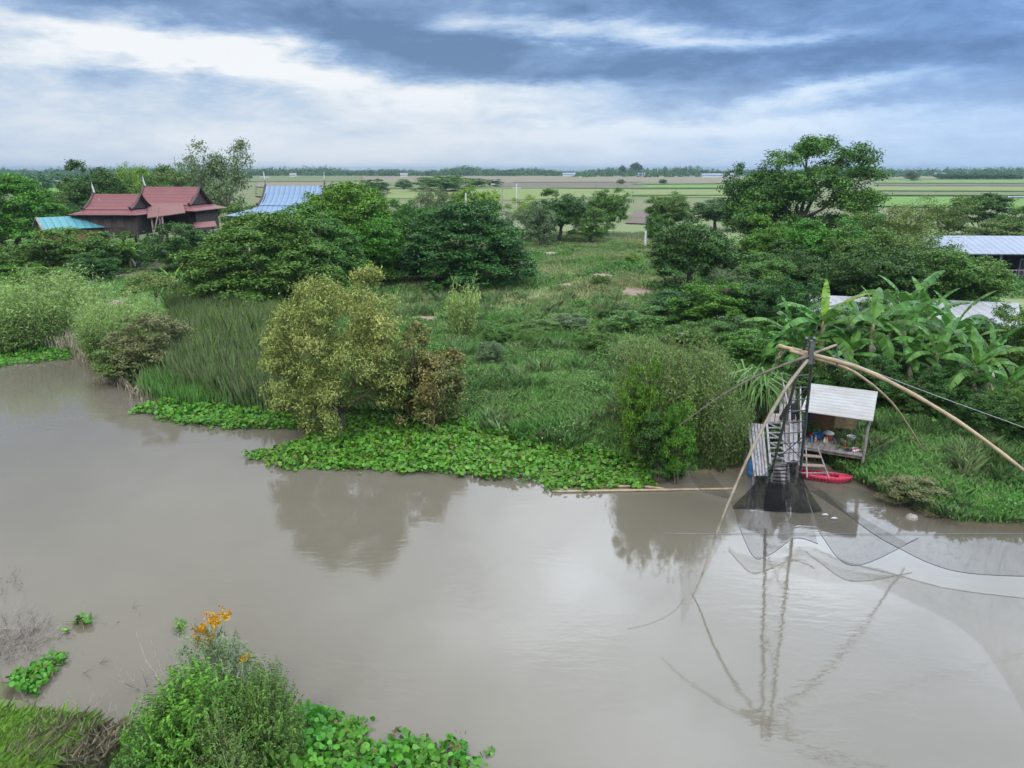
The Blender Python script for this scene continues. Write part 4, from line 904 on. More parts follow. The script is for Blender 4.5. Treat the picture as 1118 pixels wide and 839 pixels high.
# far houses
for k, (px, py, wd, Y, roof, label) in enumerate([(621,189.5,16,1330,'blueroof','distant house with pale blue roof at the tree line near the centre'), (782,191.5,40,1150,'paleroof','long grey-roofed distant shed left of the tallest tree'), (797,190,12,1200,'whiteroof','small white distant house beside the long grey-roofed shed'),
      (441,190.5,9,1250,'whiteroof','tiny white distant house at the far field edge above the spreading trees'), (320,190.5,8,1200,'whiteroof','tiny white distant house above the blue roof'), (700,190.5,9,1300,'blueroof','small blue distant house under the tallest far tree'), (1026,189,16,1330,'paleroof','pale distant building behind the dark grove')]):
    a = AT(px,py,Y); m1 = MPP(py,Y); W_ = wd*m1*.85; rt = empty('distant_house', (a[0],Y,1.2), .15, label, 'house'); h = 3.2
    b = MB(); b.box(-W_/2,W_/2,-3.5,3.5,-.5,h); b.build('wall', M['white'], rt)
    b = MB(); b.slab([(-W_/2-.6,-4.3,h-.2),(W_/2+.6,-4.3,h-.2),(W_/2+.6,0,h+2.4),(-W_/2-.6,0,h+2.4)],.15); b.slab([(-W_/2-.6,0,h+2.4),(W_/2+.6,0,h+2.4),(W_/2+.6,4.3,h-.2),(-W_/2-.6,4.3,h-.2)],.15); b.build('roof', M[roof], rt)
# low wire fence at the end of the meadow
a0 = G(560,263,1.2); a1 = G(705,263,1.2); rt = empty('wire_fence', (a0[0],a0[1],1.2), 0, 'low wire fence on thin posts across the far end of the meadow', 'fence')
for q in range(16): f = q/15; p = MB(); p.tube([((a1[0]-a0[0])*f,(a1[1]-a0[1])*f,-.3),((a1[0]-a0[0])*f,(a1[1]-a0[1])*f,1.5)],.05,5); p.build('fence_post', M['greywood'], rt)
for z in (.6,1.0,1.4): p = MB(); p.tube([(0,0,z),(a1[0]-a0[0],a1[1]-a0[1],z)],.012,4); p.build('fence_wire', M['wire'], rt)

# things around the track below the house
c = G(152,290,1.3); rt = empty('tarpaulin', c, .3, 'crumpled pale blue tarpaulin lying by the track below the wooden house', 'tarp'); b = MB(); r_ = rsd(3)
n = 9; vs = [[(-.9+1.8*i_/n, -.7+1.4*j_/n, .25+.35*math.sin(i_*1.7+j_)*math.cos(j_*1.3)*.8+.2*r_.rand() - .5*((i_/n-.5)**2+(j_/n-.5)**2)) for i_ in range(n+1)] for j_ in range(n+1)]
for i_ in range(n):
    for j_ in range(n): b.quad(vs[j_][i_], vs[j_][i_+1], vs[j_+1][i_+1], vs[j_+1][i_])
b.build('sheet', M['paleroof'], rt)
rs = rsd(9)
def pipe(name, pts, r, m, label, cat, z=.12):
    b = MB(); P_ = [G(x,y,1.0) for x,y in pts]; b.tube([(p[0],p[1],gz(p[0],p[1])+z) for p in P_], r, 6); tag(b.build(name, M[m], None, True), label, cat)
pipe('water_pipe', [(97,318),(106,312),(112,309),(118,308),(124,305)], .10, 'paleroof', 'pale blue water hose lying over the earth track', 'pipe', .5)
pipe('white_pipe', [(186,324),(198,320),(208,318)], .10, 'white', 'white pipe lying at the edge of the reeds under the spreading tree', 'pipe', 1.2)
c = G(146,285,1.3); b = MB(); b.slab([(c[0]-1,c[1]-.5,1.5),(c[0]+.9,c[1]-.6,1.5),(c[0]+1.1,c[1]+.8,1.7),(c[0]-.7,c[1]+.8,1.7)],.1); tag(b.build('concrete_slab', M['concrete']), 'pale concrete slab at the top of the earth track', 'slab')
c = G(743,379,1.0); b = MB(); b.lathe((c[0],c[1],gz(c[0],c[1])), [(.35,-.1),(.38,.5),(.38,.8),(.30,.82),(.28,.5)], 18); tag(b.build('water_jar', M['concrete'], None, True), 'grey concrete jar half hidden under the creeper-covered tree', 'jar')

# ------------------------------------------------------------------ banana plants
def banana_leaf(b, base, az, L, W, rise, droop, rs, k=12):
    # the midrib bends over under its own weight; the blade hangs from it in torn strips
    d = np.array([math.cos(az), math.sin(az), 0]); s = np.array([-math.sin(az), math.cos(az), 0]); rows = []
    tw = rs.uniform(-.3,.3); c = np.array(base, float); th = rise
    for i_ in range(k+1):
        f = i_/k
        w = W*.5*max(.05, min(1, (f-.10)/.16))*max(.08, min(1, (1.0-f)/.28))**.6 if f > .10 else .03
        fold = .30 + .35*droop*f + .2*rs.rand(); ss = s*math.cos(tw) + np.array([0,0,1])*math.sin(tw)
        rows.append((c - ss*w*(1-.12*rs.rand()) - np.array([0,0,w*fold]), c.copy(), c + ss*w*(1-.12*rs.rand()) - np.array([0,0,w*fold*(.8+.4*rs.rand())])))
        th -= droop*(1.75/k)*(.35+1.3*f); c = c + (d*math.cos(th) + np.array([0,0,math.sin(th)]))*L/k
    for i_ in range(k):
        for q in (0, 1):
            a, bb, c_, e = rows[i_][q], rows[i_][q+1], rows[i_+1][q+1], rows[i_+1][q]
            g = .30 if (rs.rand() < .45 and 1 < i_ < k-1) else 0
            if q == 0: b.quad(a + (e-a)*g, bb, c_, e)
            else: b.quad(a, bb + (c_-bb)*g, c_, e)
BAN = []
def banana_proto(seed):
    rs = rsd(seed); st = MB(); st.tube([(0,0,-.3),(.03,0,1.2),(.06,.02,2.4),(.05,.02,3.0)], [.17,.15,.12,.07], 9)
    lv = []
    n = 12
    for q in range(n):
        b = MB(); az = q*2.4 + rs.uniform(-.3,.3); f = q/(n-1)
        rise = R(18 + 60*f + rs.uniform(-10,10)); dr = 1.35 - .9*f + rs.uniform(-.1,.2)
        banana_leaf(b, (.05,.02,2.5+.4*f), az, rs.uniform(2.2,3.0)*(.8 if q > n-2 else 1), rs.uniform(.48,.64)*(.55 if q > n-2 else 1), rise, dr, rs)
        lv.append(b.mesh('leaf', True))
    dead = []
    for q in range(3):
        b = MB(); banana_leaf(b, (.05,.02,2.2), rs.uniform(0,6.28), 1.7, .3, R(-30), .8, rs); dead.append(b.mesh('dead_leaf'))
    return st.mesh('stem', True), lv, dead
BAN = [banana_proto(s) for s in (1,2,3)]
def banana(px, ytop, Y, label, rz, nyoung=1, sc_=None):
    st, lv, dead = BAN[int(rz*10) % 3]; a = AT(px, ytop, Y); zb = gz(a[0], Y); h = a[2]-zb; s = h/5.0 if sc_ is None else sc_; s = max(s, .75)
    rt = empty('banana_plant', (a[0], Y, a[2]-5.0*s), rz, label, 'banana plant', 'banana plants on the river bank', (s,s,s))
    link('stem', st, M['stemgreen'], rt)
    if a[2]-5.0*s > zb: b = MB(); b.tube([(0,0,(zb-(a[2]-5.0*s))/s-.3),(0,0,0)], [.2,.17], 9); b.build('lower_stem', M['stemgreen'], rt)
    for i_, l_ in enumerate(lv): link('leaf', l_, M['bananaY' if i_ >= 12-nyoung else 'banana'], rt)
    for l_ in dead[:2]: link('dead_leaf', l_, M['straw'], rt)
banana(905, 299, 41, 'tall banana plant nearest the mast, with yellow-green upright leaves', .3, 2)
banana(868, 318, 42.5, 'banana plant with drooping leaves just left of the tallest upright-leaved one', 1.2, 0)
banana(962, 304, 41.5, 'banana plant with one yellow-green rolled leaf, above the hut roof', 2.1, 1)
banana(997, 290, 46, 'banana plant with pale upright leaf against the olive trees', 4.0, 0)
banana(1020, 302, 44, 'banana plant with two upright leaves against the white shed roof', 5.2, 0)
banana(1048, 315, 40.5, 'big banana plant with a bright leaf crossing the white shed roof', .8, 0)
banana(1075, 362, 36, 'lower banana plant in front of the big one, leaves spread over the slope', 2.6, 0)
banana(1108, 385, 34.5, 'banana plant at the edge of the slope, half out of the frame', 3.4, 0)
banana(935, 345, 39.5, 'small banana plant with hanging leaves between the two tall ones', 4.6, 0)
banana(1000, 352, 39, 'banana plant with torn hanging leaves in front of the dark bush', 5.8, 0)
banana(880, 345, 40.5, 'short banana plant with arching leaves behind the crossing bamboo poles', 1.7, 0)
banana(940, 318, 43, 'banana plant with dark arching leaves right of the tallest one', 2.4, 0)
banana(982, 322, 42.5, 'banana plant with arching leaves between the rolled-leaf plant and the pale upright leaf', 3.7, 0)
banana(1030, 345, 38, 'banana plant with broad drooping leaves under the bright crossing leaf', 4.3, 0)
banana(1062, 338, 41, 'banana plant at the lower edge of the white shed roof', 5.5, 0)
banana(1090, 350, 38.5, 'banana plant with arching leaves below the end of the white shed roof', .2, 0)
banana(138, 258, 92, 'pale yellow-green banana plant below the wooden house', 1.0, 5, .9)
banana(186, 290, 76, 'small banana plant by the white pipe at the reeds', 2.0, 2, .9)
banana(213, 287, 74, 'small banana plant at the foot of the spreading tree', 3.0, 3, .8)
for px, yt, Y, w, lab in [(905,388,38,60,'dark bush around the foot of the tallest banana plant'), (960,390,37.5,60,'dark bush under the banana plant with the rolled leaf'), (1040,402,36,80,'dark bush around the foot of the big banana plant'), (1085,432,33,60,'dark bush under the lowest banana plants'), (1000,412,36,50,'low dark bush between the hut roof and the big banana plant')]:
    S_('bush', px, w, yt, Y, 'dark', lab, name='bush', cat='bush')
# pandanus clump
c = AT(826, 440, 36); zb = gz(c[0],36); rt = empty('pandanus', (c[0],36,zb), 0, 'clump of long strap-leaved pandanus left of the mast', 'plant'); b = MB(); rs = rsd(12)
for q in range(5):
    h = AT(826,398,36)[2]-zb; o = rs.normal(size=2)*.6; b2 = MB()
    st = MB(); st.tube([(o[0],o[1],-.2),(o[0]*1.2,o[1]*1.2,h*.55)],[.09,.07],6); st.build('stem', M['bark'], rt)
    for k in range(46):
        a = rs.uniform(0,6.28); L = rs.uniform(.9,1.5)*h*.42; d = np.array([math.cos(a),math.sin(a),0]); s_ = np.array([-math.sin(a),math.cos(a),0])*.05; z = h*(.45+.25*rs.rand()); u = rs.uniform(.25,1.0)
        p0 = np.array([o[0]*1.2,o[1]*1.2,z]); p1 = p0+d*L*.4+np.array([0,0,L*.55*u]); p2 = p0+d*L*.8+np.array([0,0,L*.45*u-.1]); p3 = p0+d*L+np.array([0,0,L*.1*u-.35])
        b.quad(p0-s_*.7,p0+s_*.7,p1+s_,p1-s_); b.quad(p1-s_,p1+s_,p2+s_*.7,p2-s_*.7); b.quad(p2-s_*.7,p2+s_*.7,p3+s_*.05,p3-s_*.05)
b.build('leaves', M['weed'], rt)

# ------------------------------------------------------------------ lift net on the right bank
AP = np.array(AT(885,388,24.0))
rig = empty('lift_net', (11.2, 28.6, .4), 0, 'large bamboo lift net hung from a dark leaning mast over the river', 'fishing net'); RO = np.array((11.2,28.6,.4))
def rp(p): return tuple(np.array(p)-RO)
def arm(name, px, rads, m, k=24):
    P_ = [np.array(AT(*p)) for p in px]; seg = np.linspace(0, len(P_)-1, k); out = []
    for t_ in seg:
        i_ = min(int(t_), len(P_)-2); f = t_-i_; p0 = P_[max(i_-1,0)]; p1 = P_[i_]; p2 = P_[i_+1]; p3 = P_[min(i_+2,len(P_)-1)]
        out.append(.5*((2*p1)+(-p0+p2)*f+(2*p0-5*p1+4*p2-p3)*f*f+(-p0+3*p1-3*p2+p3)*f**3))
    r = np.interp(np.linspace(0,1,k), np.linspace(0,1,len(rads)), rads); r = [x*(1.12 if q % 3 == 0 else .97) for q, x in enumerate(r)]
    b = MB(); b.tube([rp(p) for p in out], r, 8); return b.build(name, M[m], rig, True)
arm('bamboo_arm', [(882,393,24),(853,432,23.6),(820,493,23.0),(790,562,22.2),(766,629,21.5),(753,656,21.2)], [.06,.058,.042,.03,.015], 'bamboogrey')
arm('bamboo_arm', [(850,378,24.8),(885,387,24.1),(940,403,22.7),(990,427,21.4),(1050,463,20.1),(1118,514,18.7),(1190,575,17.2)], [.075,.075,.065,.055,.035], 'bamboo')
arm('bamboo_arm', [(862,383,24.3),(885,390,24.2),(918,400,24.8),(945,415,25.4),(978,445,26.4),(1009,493,27.5)], [.06,.06,.055,.04,.022], 'bamboo')
arm('bamboo_arm', [(886,388,24),(860,397,24),(820,414,24.1),(782,436,24.2),(740,466,24.4)], [.06,.05,.04,.03,.018], 'bamboodark')
# mast: two rails with rungs
top = np.array(AT(886,369,24.0)); fl = np.array(AT(842,516,28.4)); fr = np.array(AT(874,513,28.2)); 
for t_, f_ in ((top+np.array((-.16,0,0)), fl), (top+np.array((.10,0,0)), fr)): b = MB(); b.tube([rp(f_), rp(t_)], .055, 8); b.build('mast_rail', M['steel'], rig)
tl, tr_ = top+np.array((-.16,0,0)), top+np.array((.10,0,0))
for q in range(11):
    f = .08+.085*q; b = MB(); b.tube([rp(fl*(1-f)+tl*f), rp(fr*(1-f)+tr_*f)], .025, 6); b.build('mast_rung', M['steel'], rig)
for (f, g) in ((.1,.3),(.3,.1),(.5,.7)): b = MB(); b.tube([rp(fl*(1-f)+tl*f), rp(fr*(1-g)+tr_*g)], .02, 6); b.build('mast_brace', M['steel'], rig)
b = MB(); b.tube([rp(AT(872,392,24.1)), rp(AT(913,377,24.0))], .045, 7); b.build('crossbar', M['bamboogrey'], rig)
b = MB(); b.tube([rp(AT(914,376,24.0)), rp(AT(914,400,24.0))], .03, 6); b.build('hanger', M['steel'], rig)
b = MB(); b.box(*[v for p in zip(rp(AP+(-.07,-.07,-.3)), rp(AP+(.07,.07,.5))) for v in p]); b.build('mast_head', M['steel'], rig)
# net sheets: each between an upper and a lower edge, with a sag
def crv(pts, n):
    P_ = [np.array(AT(*p)) for p in pts]; out = []
    for t_ in np.linspace(0, len(P_)-1, n):
        i_ = min(int(t_), len(P_)-2); f = t_-i_; p0 = P_[max(i_-1,0)]; p1 = P_[i_]; p2 = P_[i_+1]; p3 = P_[min(i_+2,len(P_)-1)]
        out.append(.5*((2*p1)+(-p0+p2)*f+(2*p0-5*p1+4*p2-p3)*f*f+(-p0+3*p1-3*p2+p3)*f**3))
    return out
def sheet(up, lo, sag, m='net', n=28, k=10, ropes=True, wob=.05):
    U, Lw = crv(up, n), crv(lo, n); b = MB(); g = []
    for i_ in range(n):
        row = []
        for j_ in range(k+1):
            f = j_/k; p = U[i_]*(1-f)+Lw[i_]*f; s = math.sin(math.pi*f); p = p + np.array((0,0,-sag*s)) + np.array((0,1,0))*wob*s*math.sin(i_*.9)
            p[2] = max(p[2], .03); row.append(rp(p))
        g.append(row)
    for i_ in range(n-1):
        for j_ in range(k): b.quad(g[i_][j_], g[i_+1][j_], g[i_+1][j_+1], g[i_][j_+1])
    b.build('net_sheet', M[m], rig, True)
    if ropes:
        for rr in ([g[i_][k] for i_ in range(n)],): b = MB(); b.tube(rr, .016, 5); b.build('edge_rope', M['rope'], rig)
def pz(px, py, z): a, bb = slopes(px, py); return (px, py, (z-HC)/bb)
sheet([pz(799,548,1.0), pz(815,540,1.3), pz(845,530,1.6), pz(868,530,1.6), pz(878,533,1.5)], [pz(800,556,.9), pz(821,606,.35), pz(840,606,.3), pz(868,588,.45), pz(893,594,.5)], .1)
sheet([pz(868,530,1.6), pz(880,528,1.6), pz(897,535,1.5), pz(933,560,1.2), pz(985,590,.9)], [pz(879,534,1.3), pz(886,557,.9), pz(899,588,.5), pz(933,618,.3), pz(1002,588,.7)], .12)
sheet([pz(859,512,2.2), pz(915,528,2.1), pz(975,543,1.9), pz(1090,556,2.5), pz(1170,600,3.0)], [pz(897,535,1.3), pz(933,568,.9), pz(978,597,.55), pz(1050,625,.35), pz(1180,630,.5)], .35, n=36)
sheet([(757,488,25.0),(765,500,25.4),(775,515,26.0),(785,527,26.6),(797,540,27.2)], [pz(750,500,2.0), pz(755,522,1.0), pz(765,535,.6), pz(780,540,.5), pz(798,545,.6)], .1)
# gathered dark net at the foot of the mast
sheet([pz(800,553,.15), pz(815,538,.8), pz(832,520,1.3), pz(843,512,1.6), pz(852,514,1.5)], [pz(802,556,.05), pz(815,556,.05), pz(830,557,.05), pz(843,558,.05), pz(855,557,.05)], .05, 'netdense', ropes=False)
sheet([pz(858,508,1.7), pz(866,502,1.9), pz(872,507,1.7), pz(880,530,.8), pz(897,556,.1)], [pz(855,558,.05), pz(862,559,.05), pz(872,560,.05), pz(884,560,.05), pz(898,558,.05)], .05, 'netdense', ropes=False)
sheet([pz(836,528,.5), pz(845,526,.5), pz(855,527,.5)], [pz(834,558,.04), pz(846,559,.04), pz(858,559,.04)], .0, 'netdense', ropes=False)
def rope(name, pts, r, label, m='rope', sag=0, k=14, cat='rope'):
    P_ = crv(pts, k); b = MB(); b.tube([tuple(p - np.array((0,0,sag*math.sin(math.pi*i_/(k-1))))) for i_, p in enumerate(P_)], r, 5); tag(b.build(name, M[m], None, True), label, cat)
rope('cable', [(908,388,24.0),(1000,424,24.0),(1118,467,24.0),(1200,497,24.0)], .013, 'thin grey cable running from the mast top to the bank slope', 'wire', cat='cable')
rope('rope', [pz(748,652,.02), pz(735,668,.02), pz(712,680,.02), pz(685,687,.02)], .0035, 'slack rope curling on the water below the bamboo pole tip')
rope('rope', [pz(720,582.5,.03), pz(900,583,.03), pz(1060,583,.03), pz(1180,583,.03)], .009, 'thin straight rope stretched across the water under the net', 'wire')
# floating bamboo
for pts, lab in (([pz(603,537,.03), pz(700,535.5,.05), pz(800,534,.03)], 'long floating bamboo pole lying along the bank'), ([pz(655,531,.04), pz(700,531.5,.05), pz(725,534,.04)], 'short floating bamboo pole beside the long one')):
    P_ = crv(pts, 12); b = MB(); b.tube([tuple(p) for p in P_], [.055*(1.12 if q % 2 else 1) for q in range(12)], 7); tag(b.build('bamboo_pole', M['bamboo'], None, True), lab, 'pole')

# ------------------------------------------------------------------ pier with stairs
pier = empty('stair_pier', (11.6, 30, .5), 0, 'weathered white wooden stairs and walkways going down to the water at the net', 'pier'); PO = np.array((11.6,30,.5))
def pp(px, py, Y): return np.array(AT(px, py, Y)) - PO
def zY(px, py, z): a, bb = slopes(px, py); return np.array((a*(z-HC)/bb, (z-HC)/bb, z)) - PO
a0, a1, b0, b1 = zY(837,462,2.2), zY(853,462,2.2), zY(841,507,1.05), zY(858,506,1.05)
for p, q in ((a0,b0),(a1,b1)): b = MB(); b.bar(p, q, .09, .12); b.build('ladder_rail', M['whitewood'], pier)
for k in range(9): f = k/8; b = MB(); b.bar(a0*(1-f)+b0*f, a1*(1-f)+b1*f, .07, .05); b.build('ladder_rung', M['whitewood'], pier)
for k in range(0,8,2):
    f, g = k/8, (k+1.6)/8; b = MB(); b.bar(a0*(1-f)+b0*f+(0,0,.03), a1*(1-g)+b1*g+(0,0,.03), .05); b.build('ladder_brace', M['whitewood'], pier)
c0, c1, d0, d1 = zY(844,506,1.0), zY(860,505,1.0), zY(842,528,.25), zY(861,530,.25)
for p, q in ((c0,d0),(c1,d1)): b = MB(); b.bar(p, q, .09, .18); b.build('stair_stringer', M['whitewood'], pier)
for k in range(6):
    f = (k+.5)/6; b = MB(); p, q = c0*(1-f)+d0*f, c1*(1-f)+d1*f; b.bar(p, q, .26, .05); b.build('stair_tread', M['greywood'], pier)
def planks(p00, p01, p10, p11, n, m, name):
    for k in range(n):
        f0, f1 = k/n+.02, (k+1)/n-.03; b = MB(); j = np.array((0,0,random.uniform(-.03,.03)))
        b.slab([p10*(1-f0)+p11*f0+j, p10*(1-f1)+p11*f1+j, p00*(1-f1)+p01*f1+j, p00*(1-f0)+p01*f0+j], .05); b.build(name, M[m if k % 3 else 'greywood'], pier)
planks(zY(816,463,2.1), zY(834,463,2.2), zY(823,520,.75), zY(839,520,.7), 5, 'whitewood', 'plank')
planks(zY(857,462,2.2), zY(871,462,2.2), zY(858,505,1.1), zY(871,505,1.1), 3, 'whitewood', 'plank')
planks(zY(852,424,2.7), zY(868,424,2.7), zY(850,460,2.3), zY(870,460,2.3), 4, 'pinkwood', 'plank')
planks(zY(840,452,2.4), zY(854,452,2.4), zY(838,461,2.25), zY(853,461,2.25), 2, 'pinkwood', 'plank')
for (px,py,z) in [(817,465,2.1),(833,465,2.1),(823,518,.75),(838,518,.7),(858,464,2.1),(871,464,2.1),(858,503,1.1),(871,503,1.1),(852,428,2.6),(868,428,2.6),(842,524,.4),(861,527,.4)]:
    p = zY(px,py,z); b = MB(); b.tube([tuple(p+(0,0,.05)), (p[0],p[1],-1.6)], .06, 7); b.build('pier_post', M['greywood'], pier)
for pts in ([zY(860,462,2.2)+(0,0,.9), zY(861,505,1.1)+(0,0,.9)], [zY(872,440,2.5)+(0,0,.8), zY(872,505,1.1)+(0,0,.9)], [zY(851,424,2.7)+(0,0,.8), zY(858,462,2.2)+(0,0,.9)]):
    b = MB(); b.bar(*pts, .06); b.build('handrail', M['whitewood'], pier)
    for f in (.05,.5,.95): p = pts[0]*(1-f)+pts[1]*f; b = MB(); b.bar(p, p-(0,0,.95), .06); b.build('rail_post', M['greywood'], pier)
# black clothing hung on the rail
c = zY(863,448,2.8)+PO; rt = empty('black_shirt', tuple(c), .2, 'black shirt hung over the rail at the top of the stairs', 'shirt'); b = MB(); b.hexa([(-.28,-.03,-.7),(.28,-.05,-.75),(.26,.06,-.7),(-.28,.07,-.65)],[(-.22,-.02,.3),(.22,-.02,.32),(.22,.04,.32),(-.22,.04,.3)]); b.build('body', M['black'], rt)
for s_ in (-1,1): b = MB(); b.hexa([(s_*.2,-.03,.0),(s_*.2,.04,.0),(s_*.2,.04,.3),(s_*.2,-.03,.3)][::s_],[(s_*.42,-.03,-.5),(s_*.42,.04,-.5),(s_*.52,.04,-.35),(s_*.52,-.03,-.35)][::s_]); b.build('sleeve', M['black'], rt)
c = G(822,516,.15); rt = empty('barrel', c, 0, 'blue plastic barrel at the foot of the walkway', 'barrel'); b = MB(); b.lathe((0,0,-.2),[(.20,0),(.26,.1),(.27,.3),(.255,.32),(.27,.36),(.26,.65),(.20,.75)],18); b.build('body', M['bluebarrel'], rt, True); b = MB(); b.lathe((0,0,.55),[(.21,0),(.21,.03),(.05,.05)],16); b.build('lid', M['bluebarrel'], rt)
c = G(835,516,.3); b = MB(); b.hexa([(c[0]-.25,c[1]-.1,.02),(c[0]+.3,c[1]-.15,.02),(c[0]+.3,c[1]+.2,.02),(c[0]-.25,c[1]+.2,.02)],[(c[0]-.2,c[1]-.05,.5),(c[0]+.24,c[1]-.1,.62),(c[0]+.2,c[1]+.15,.6),(c[0]-.2,c[1]+.15,.48)]); tag(b.build('tarp_bundle', M['green_tarp']), 'dull green tarp bundle between the barrel and the stairs', 'tarp')

# ------------------------------------------------------------------ hut
ang = R(-28); hz = 1.05; hut = empty('fishing_hut', (13.5, 32.2, 0), ang, 'small stilted fishing hut with white metal roof and open front', 'hut')
ux = np.array((math.cos(ang), math.sin(ang), 0)); vy = np.array((-math.sin(ang), math.cos(ang), 0))
def hw(u, v, z): return np.array((13.5,32.2,0)) + ux*u + vy*v + np.array((0,0,z))
W_, D_ = 2.75, 2.8
for k in range(11): b = MB(); u0 = k*W_/11; b.box(u0+.008, u0+W_/11-.008, -.04+random.uniform(-.03,.03), D_+.05, hz-.045+random.uniform(-.004,.004), hz); b.build('floorboard', M['greywood'], hut)
b = MB(); b.box(0,W_,0,.1,hz-.18,hz-.05); b.box(0,W_,D_-.1,D_,hz-.18,hz-.05); b.box(.02,.12,.1,D_-.1,hz-.18,hz-.05); b.box(W_-.12,W_-.02,.1,D_-.1,hz-.18,hz-.05); b.build('floor_frame', M['bark'], hut)
b = MB(); c = [(-.12,-.35,2.86),(W_+.12,-.35,2.86),(W_+.12,D_+.3,3.28),(-.12,D_+.3,3.28)]; b.slab(c, .035); b.build('roof', M['hutroof'], hut)
for (u, v) in ((.06,.0),(W_-.06,.0),(.06,D_-.06),(W_-.06,D_-.06)):
    b = MB(); zt = 2.86+(v+.35)*.12-.05; g_ = gz(*hw(u,v,0)[:2]); b.tube([(u,v,g_-.5),(u+.02,v,zt)], .06, 8); b.build('post', M['greywood'], hut)
b = MB(); b.bar((0,-.05,2.82),(W_,-.05,2.82),.07,.1); b.bar((0,D_,3.16),(W_,D_,3.16),.07,.1); b.build('roof_beam', M['greywood'], hut)
b = MB(); b.box(.1,1.18,D_-.12,D_-.08,hz+.02,3.1); b.build('back_wall', M['brownwall'], hut)
b = MB(); b.box(1.2,2.15,D_-.14,D_-.09,hz+.02,3.1); 
for u in (1.2,1.66,2.10): b.box(u,u+.05,D_-.17,D_-.142,hz+.02,3.1)
for z in (1.6,2.2,2.7): b.box(1.25,2.1,D_-.165,D_-.143,z,z+.05)
b.build('back_wall', M['tanwall'], hut)
b = MB(); b.box(.0,.04,.1,D_-.15,hz-.1,3.0); b.build('side_tarp', M['bluetarp'], hut)
b = MB(); b.box(2.18,2.24,D_-.2,D_-.1,hz,3.1); b.build('wall_post', M['bark'], hut)
# wooden steps from the hut to the boat
s0 = hw(-.15,-.05,hz); sx = ux; b0_ = np.array(zY(871,522,.25)+PO); b1_ = np.array(zY(905,522,.25)+PO); t0_ = hw(-.1,-.1,hz+.1); t1_ = hw(.75,-.1,hz+.1)
stp = empty('wooden_steps', tuple(b0_), 0, 'rickety wooden steps between the hut floor and the red boat', 'steps')
for p, q in ((t0_,b0_),(t1_,b1_),(hw(.25,-.1,hz+.1),b0_*.7+b1_*.3)): b = MB(); b.bar(p-b0_, q-b0_, .055); b.build('stringer', M['greywood'], stp)
for f in (.32,.62): 
    b = MB(); b.bar(t0_*(1-f)+b0_*f-b0_, t1_*(1-f)+b1_*f-b0_, .24, .05); b.build('tread', M['pinkwood'], stp)
for f in (.12,.85): b = MB(); b.bar(t0_*(1-f)+b0_*f-b0_, t1_*(1-f)+b1_*f-b0_, .045); b.build('rail', M['greywood'], stp)
# things on the hut floor
def on(u, v): p = hw(u, v, hz); return tuple(p)
rt = empty('red_pot', on(1.05,1.45), 0, 'red cooking pot with a domed white lid on the hut floor', 'pot'); b = MB(); b.lathe((0,0,0),[(.14,0),(.19,.06),(.2,.3),(.19,.32)],18); b.build('body', M['redpot'], rt, True); b = MB(); b.lathe((0,0,.33),[(.27,0),(.26,.03),(.16,.10),(.03,.13)],18); b.build('lid', M['whiteplastic'], rt, True)
rt = empty('white_bucket', on(2.05,1.35), .3, 'white plastic bucket at the right of the hut floor', 'bucket'); b = MB(); b.lathe((0,0,0),[(.16,0),(.2,.38),(.215,.40),(.19,.40),(.15,.05)],20); b.build('body', M['whiteplastic'], rt, True); b = MB(); b.tube([(-.2,0,.36),(-.14,-.15,.3),(0,-.22,.27),(.14,-.15,.3),(.2,0,.36)],.01,5); b.build('handle', M['steel'], rt)
rt = empty('kettle', on(1.68,1.2), 0, 'small grey kettle between the red pot and the white bucket', 'kettle'); b = MB(); b.lathe((0,0,0),[(.13,0),(.16,.08),(.13,.2),(.05,.25)],16); b.build('body', M['concrete'], rt, True); b = MB(); b.tube([(-.1,0,.22),(-.06,0,.33),(.06,0,.33),(.1,0,.22)],.012,5); b.build('handle', M['steel'], rt); b = MB(); b.tube([(.13,0,.1),(.22,0,.2)],[.03,.015],6); b.build('spout', M['concrete'], rt)
def bundle(name, u, v, sx, sy, sz, m, label, cat, seed):
    r_ = rsd(seed); b = MB(); n, k = 12, 7; p = on(u, v)
    pr = []
    for j_ in range(k+1):
        f = j_/k; e = math.sin(math.pi*(.08+.92*f)*.5+math.pi*.5*f*.0); rr = math.sqrt(max(.0, 1-f*f))+.02
        pr.append([(p[0]+sx*rr*math.cos(6.283*i_/n)*(1+.22*math.sin(3*i_+seed+j_)), p[1]+sy*rr*math.sin(6.283*i_/n)*(1+.2*math.cos(2*i_+seed)), p[2]+sz*f*(1+.15*r_.normal()*(f < .99))) for i_ in range(n)])
    for j_ in range(k):
        for i_ in range(n): b.quad(pr[j_][i_], pr[j_][(i_+1)%n], pr[j_+1][(i_+1)%n], pr[j_+1][i_])
    tag(b.build(name, M[m], None, True), label, cat)
bundle('blue_tarp', .62, 1.75, .36, .28, .24, 'bluecloth', 'crumpled bright blue sheet on the hut floor under the brown wall', 'sheet', 2)
bundle('black_bag', 2.28, 1.0, .22, .18, .16, 'black', 'black bag lying beside the white bucket', 'bag', 5)
bundle('dark_jacket', 2.05, .42, .2, .16, .10, 'black', 'dark cloth heap near the front edge of the hut floor', 'cloth', 8)
rt = empty('pink_towel', on(2.3,.55), .3, 'pink and white towel lying near the right post of the hut', 'towel'); b = MB(); b.slab([(-.2,-.15,.05),(.2,-.18,.06),(.24,.2,.09),(-.18,.2,.07)],.04); b.build('cloth', M['whiteplastic'], rt); b = MB(); b.slab([(-.2,-.05,.095),(.21,-.07,.1),(.22,.02,.105),(-.19,.04,.1)],.02); b.build('stripe', M['redplastic'], rt)
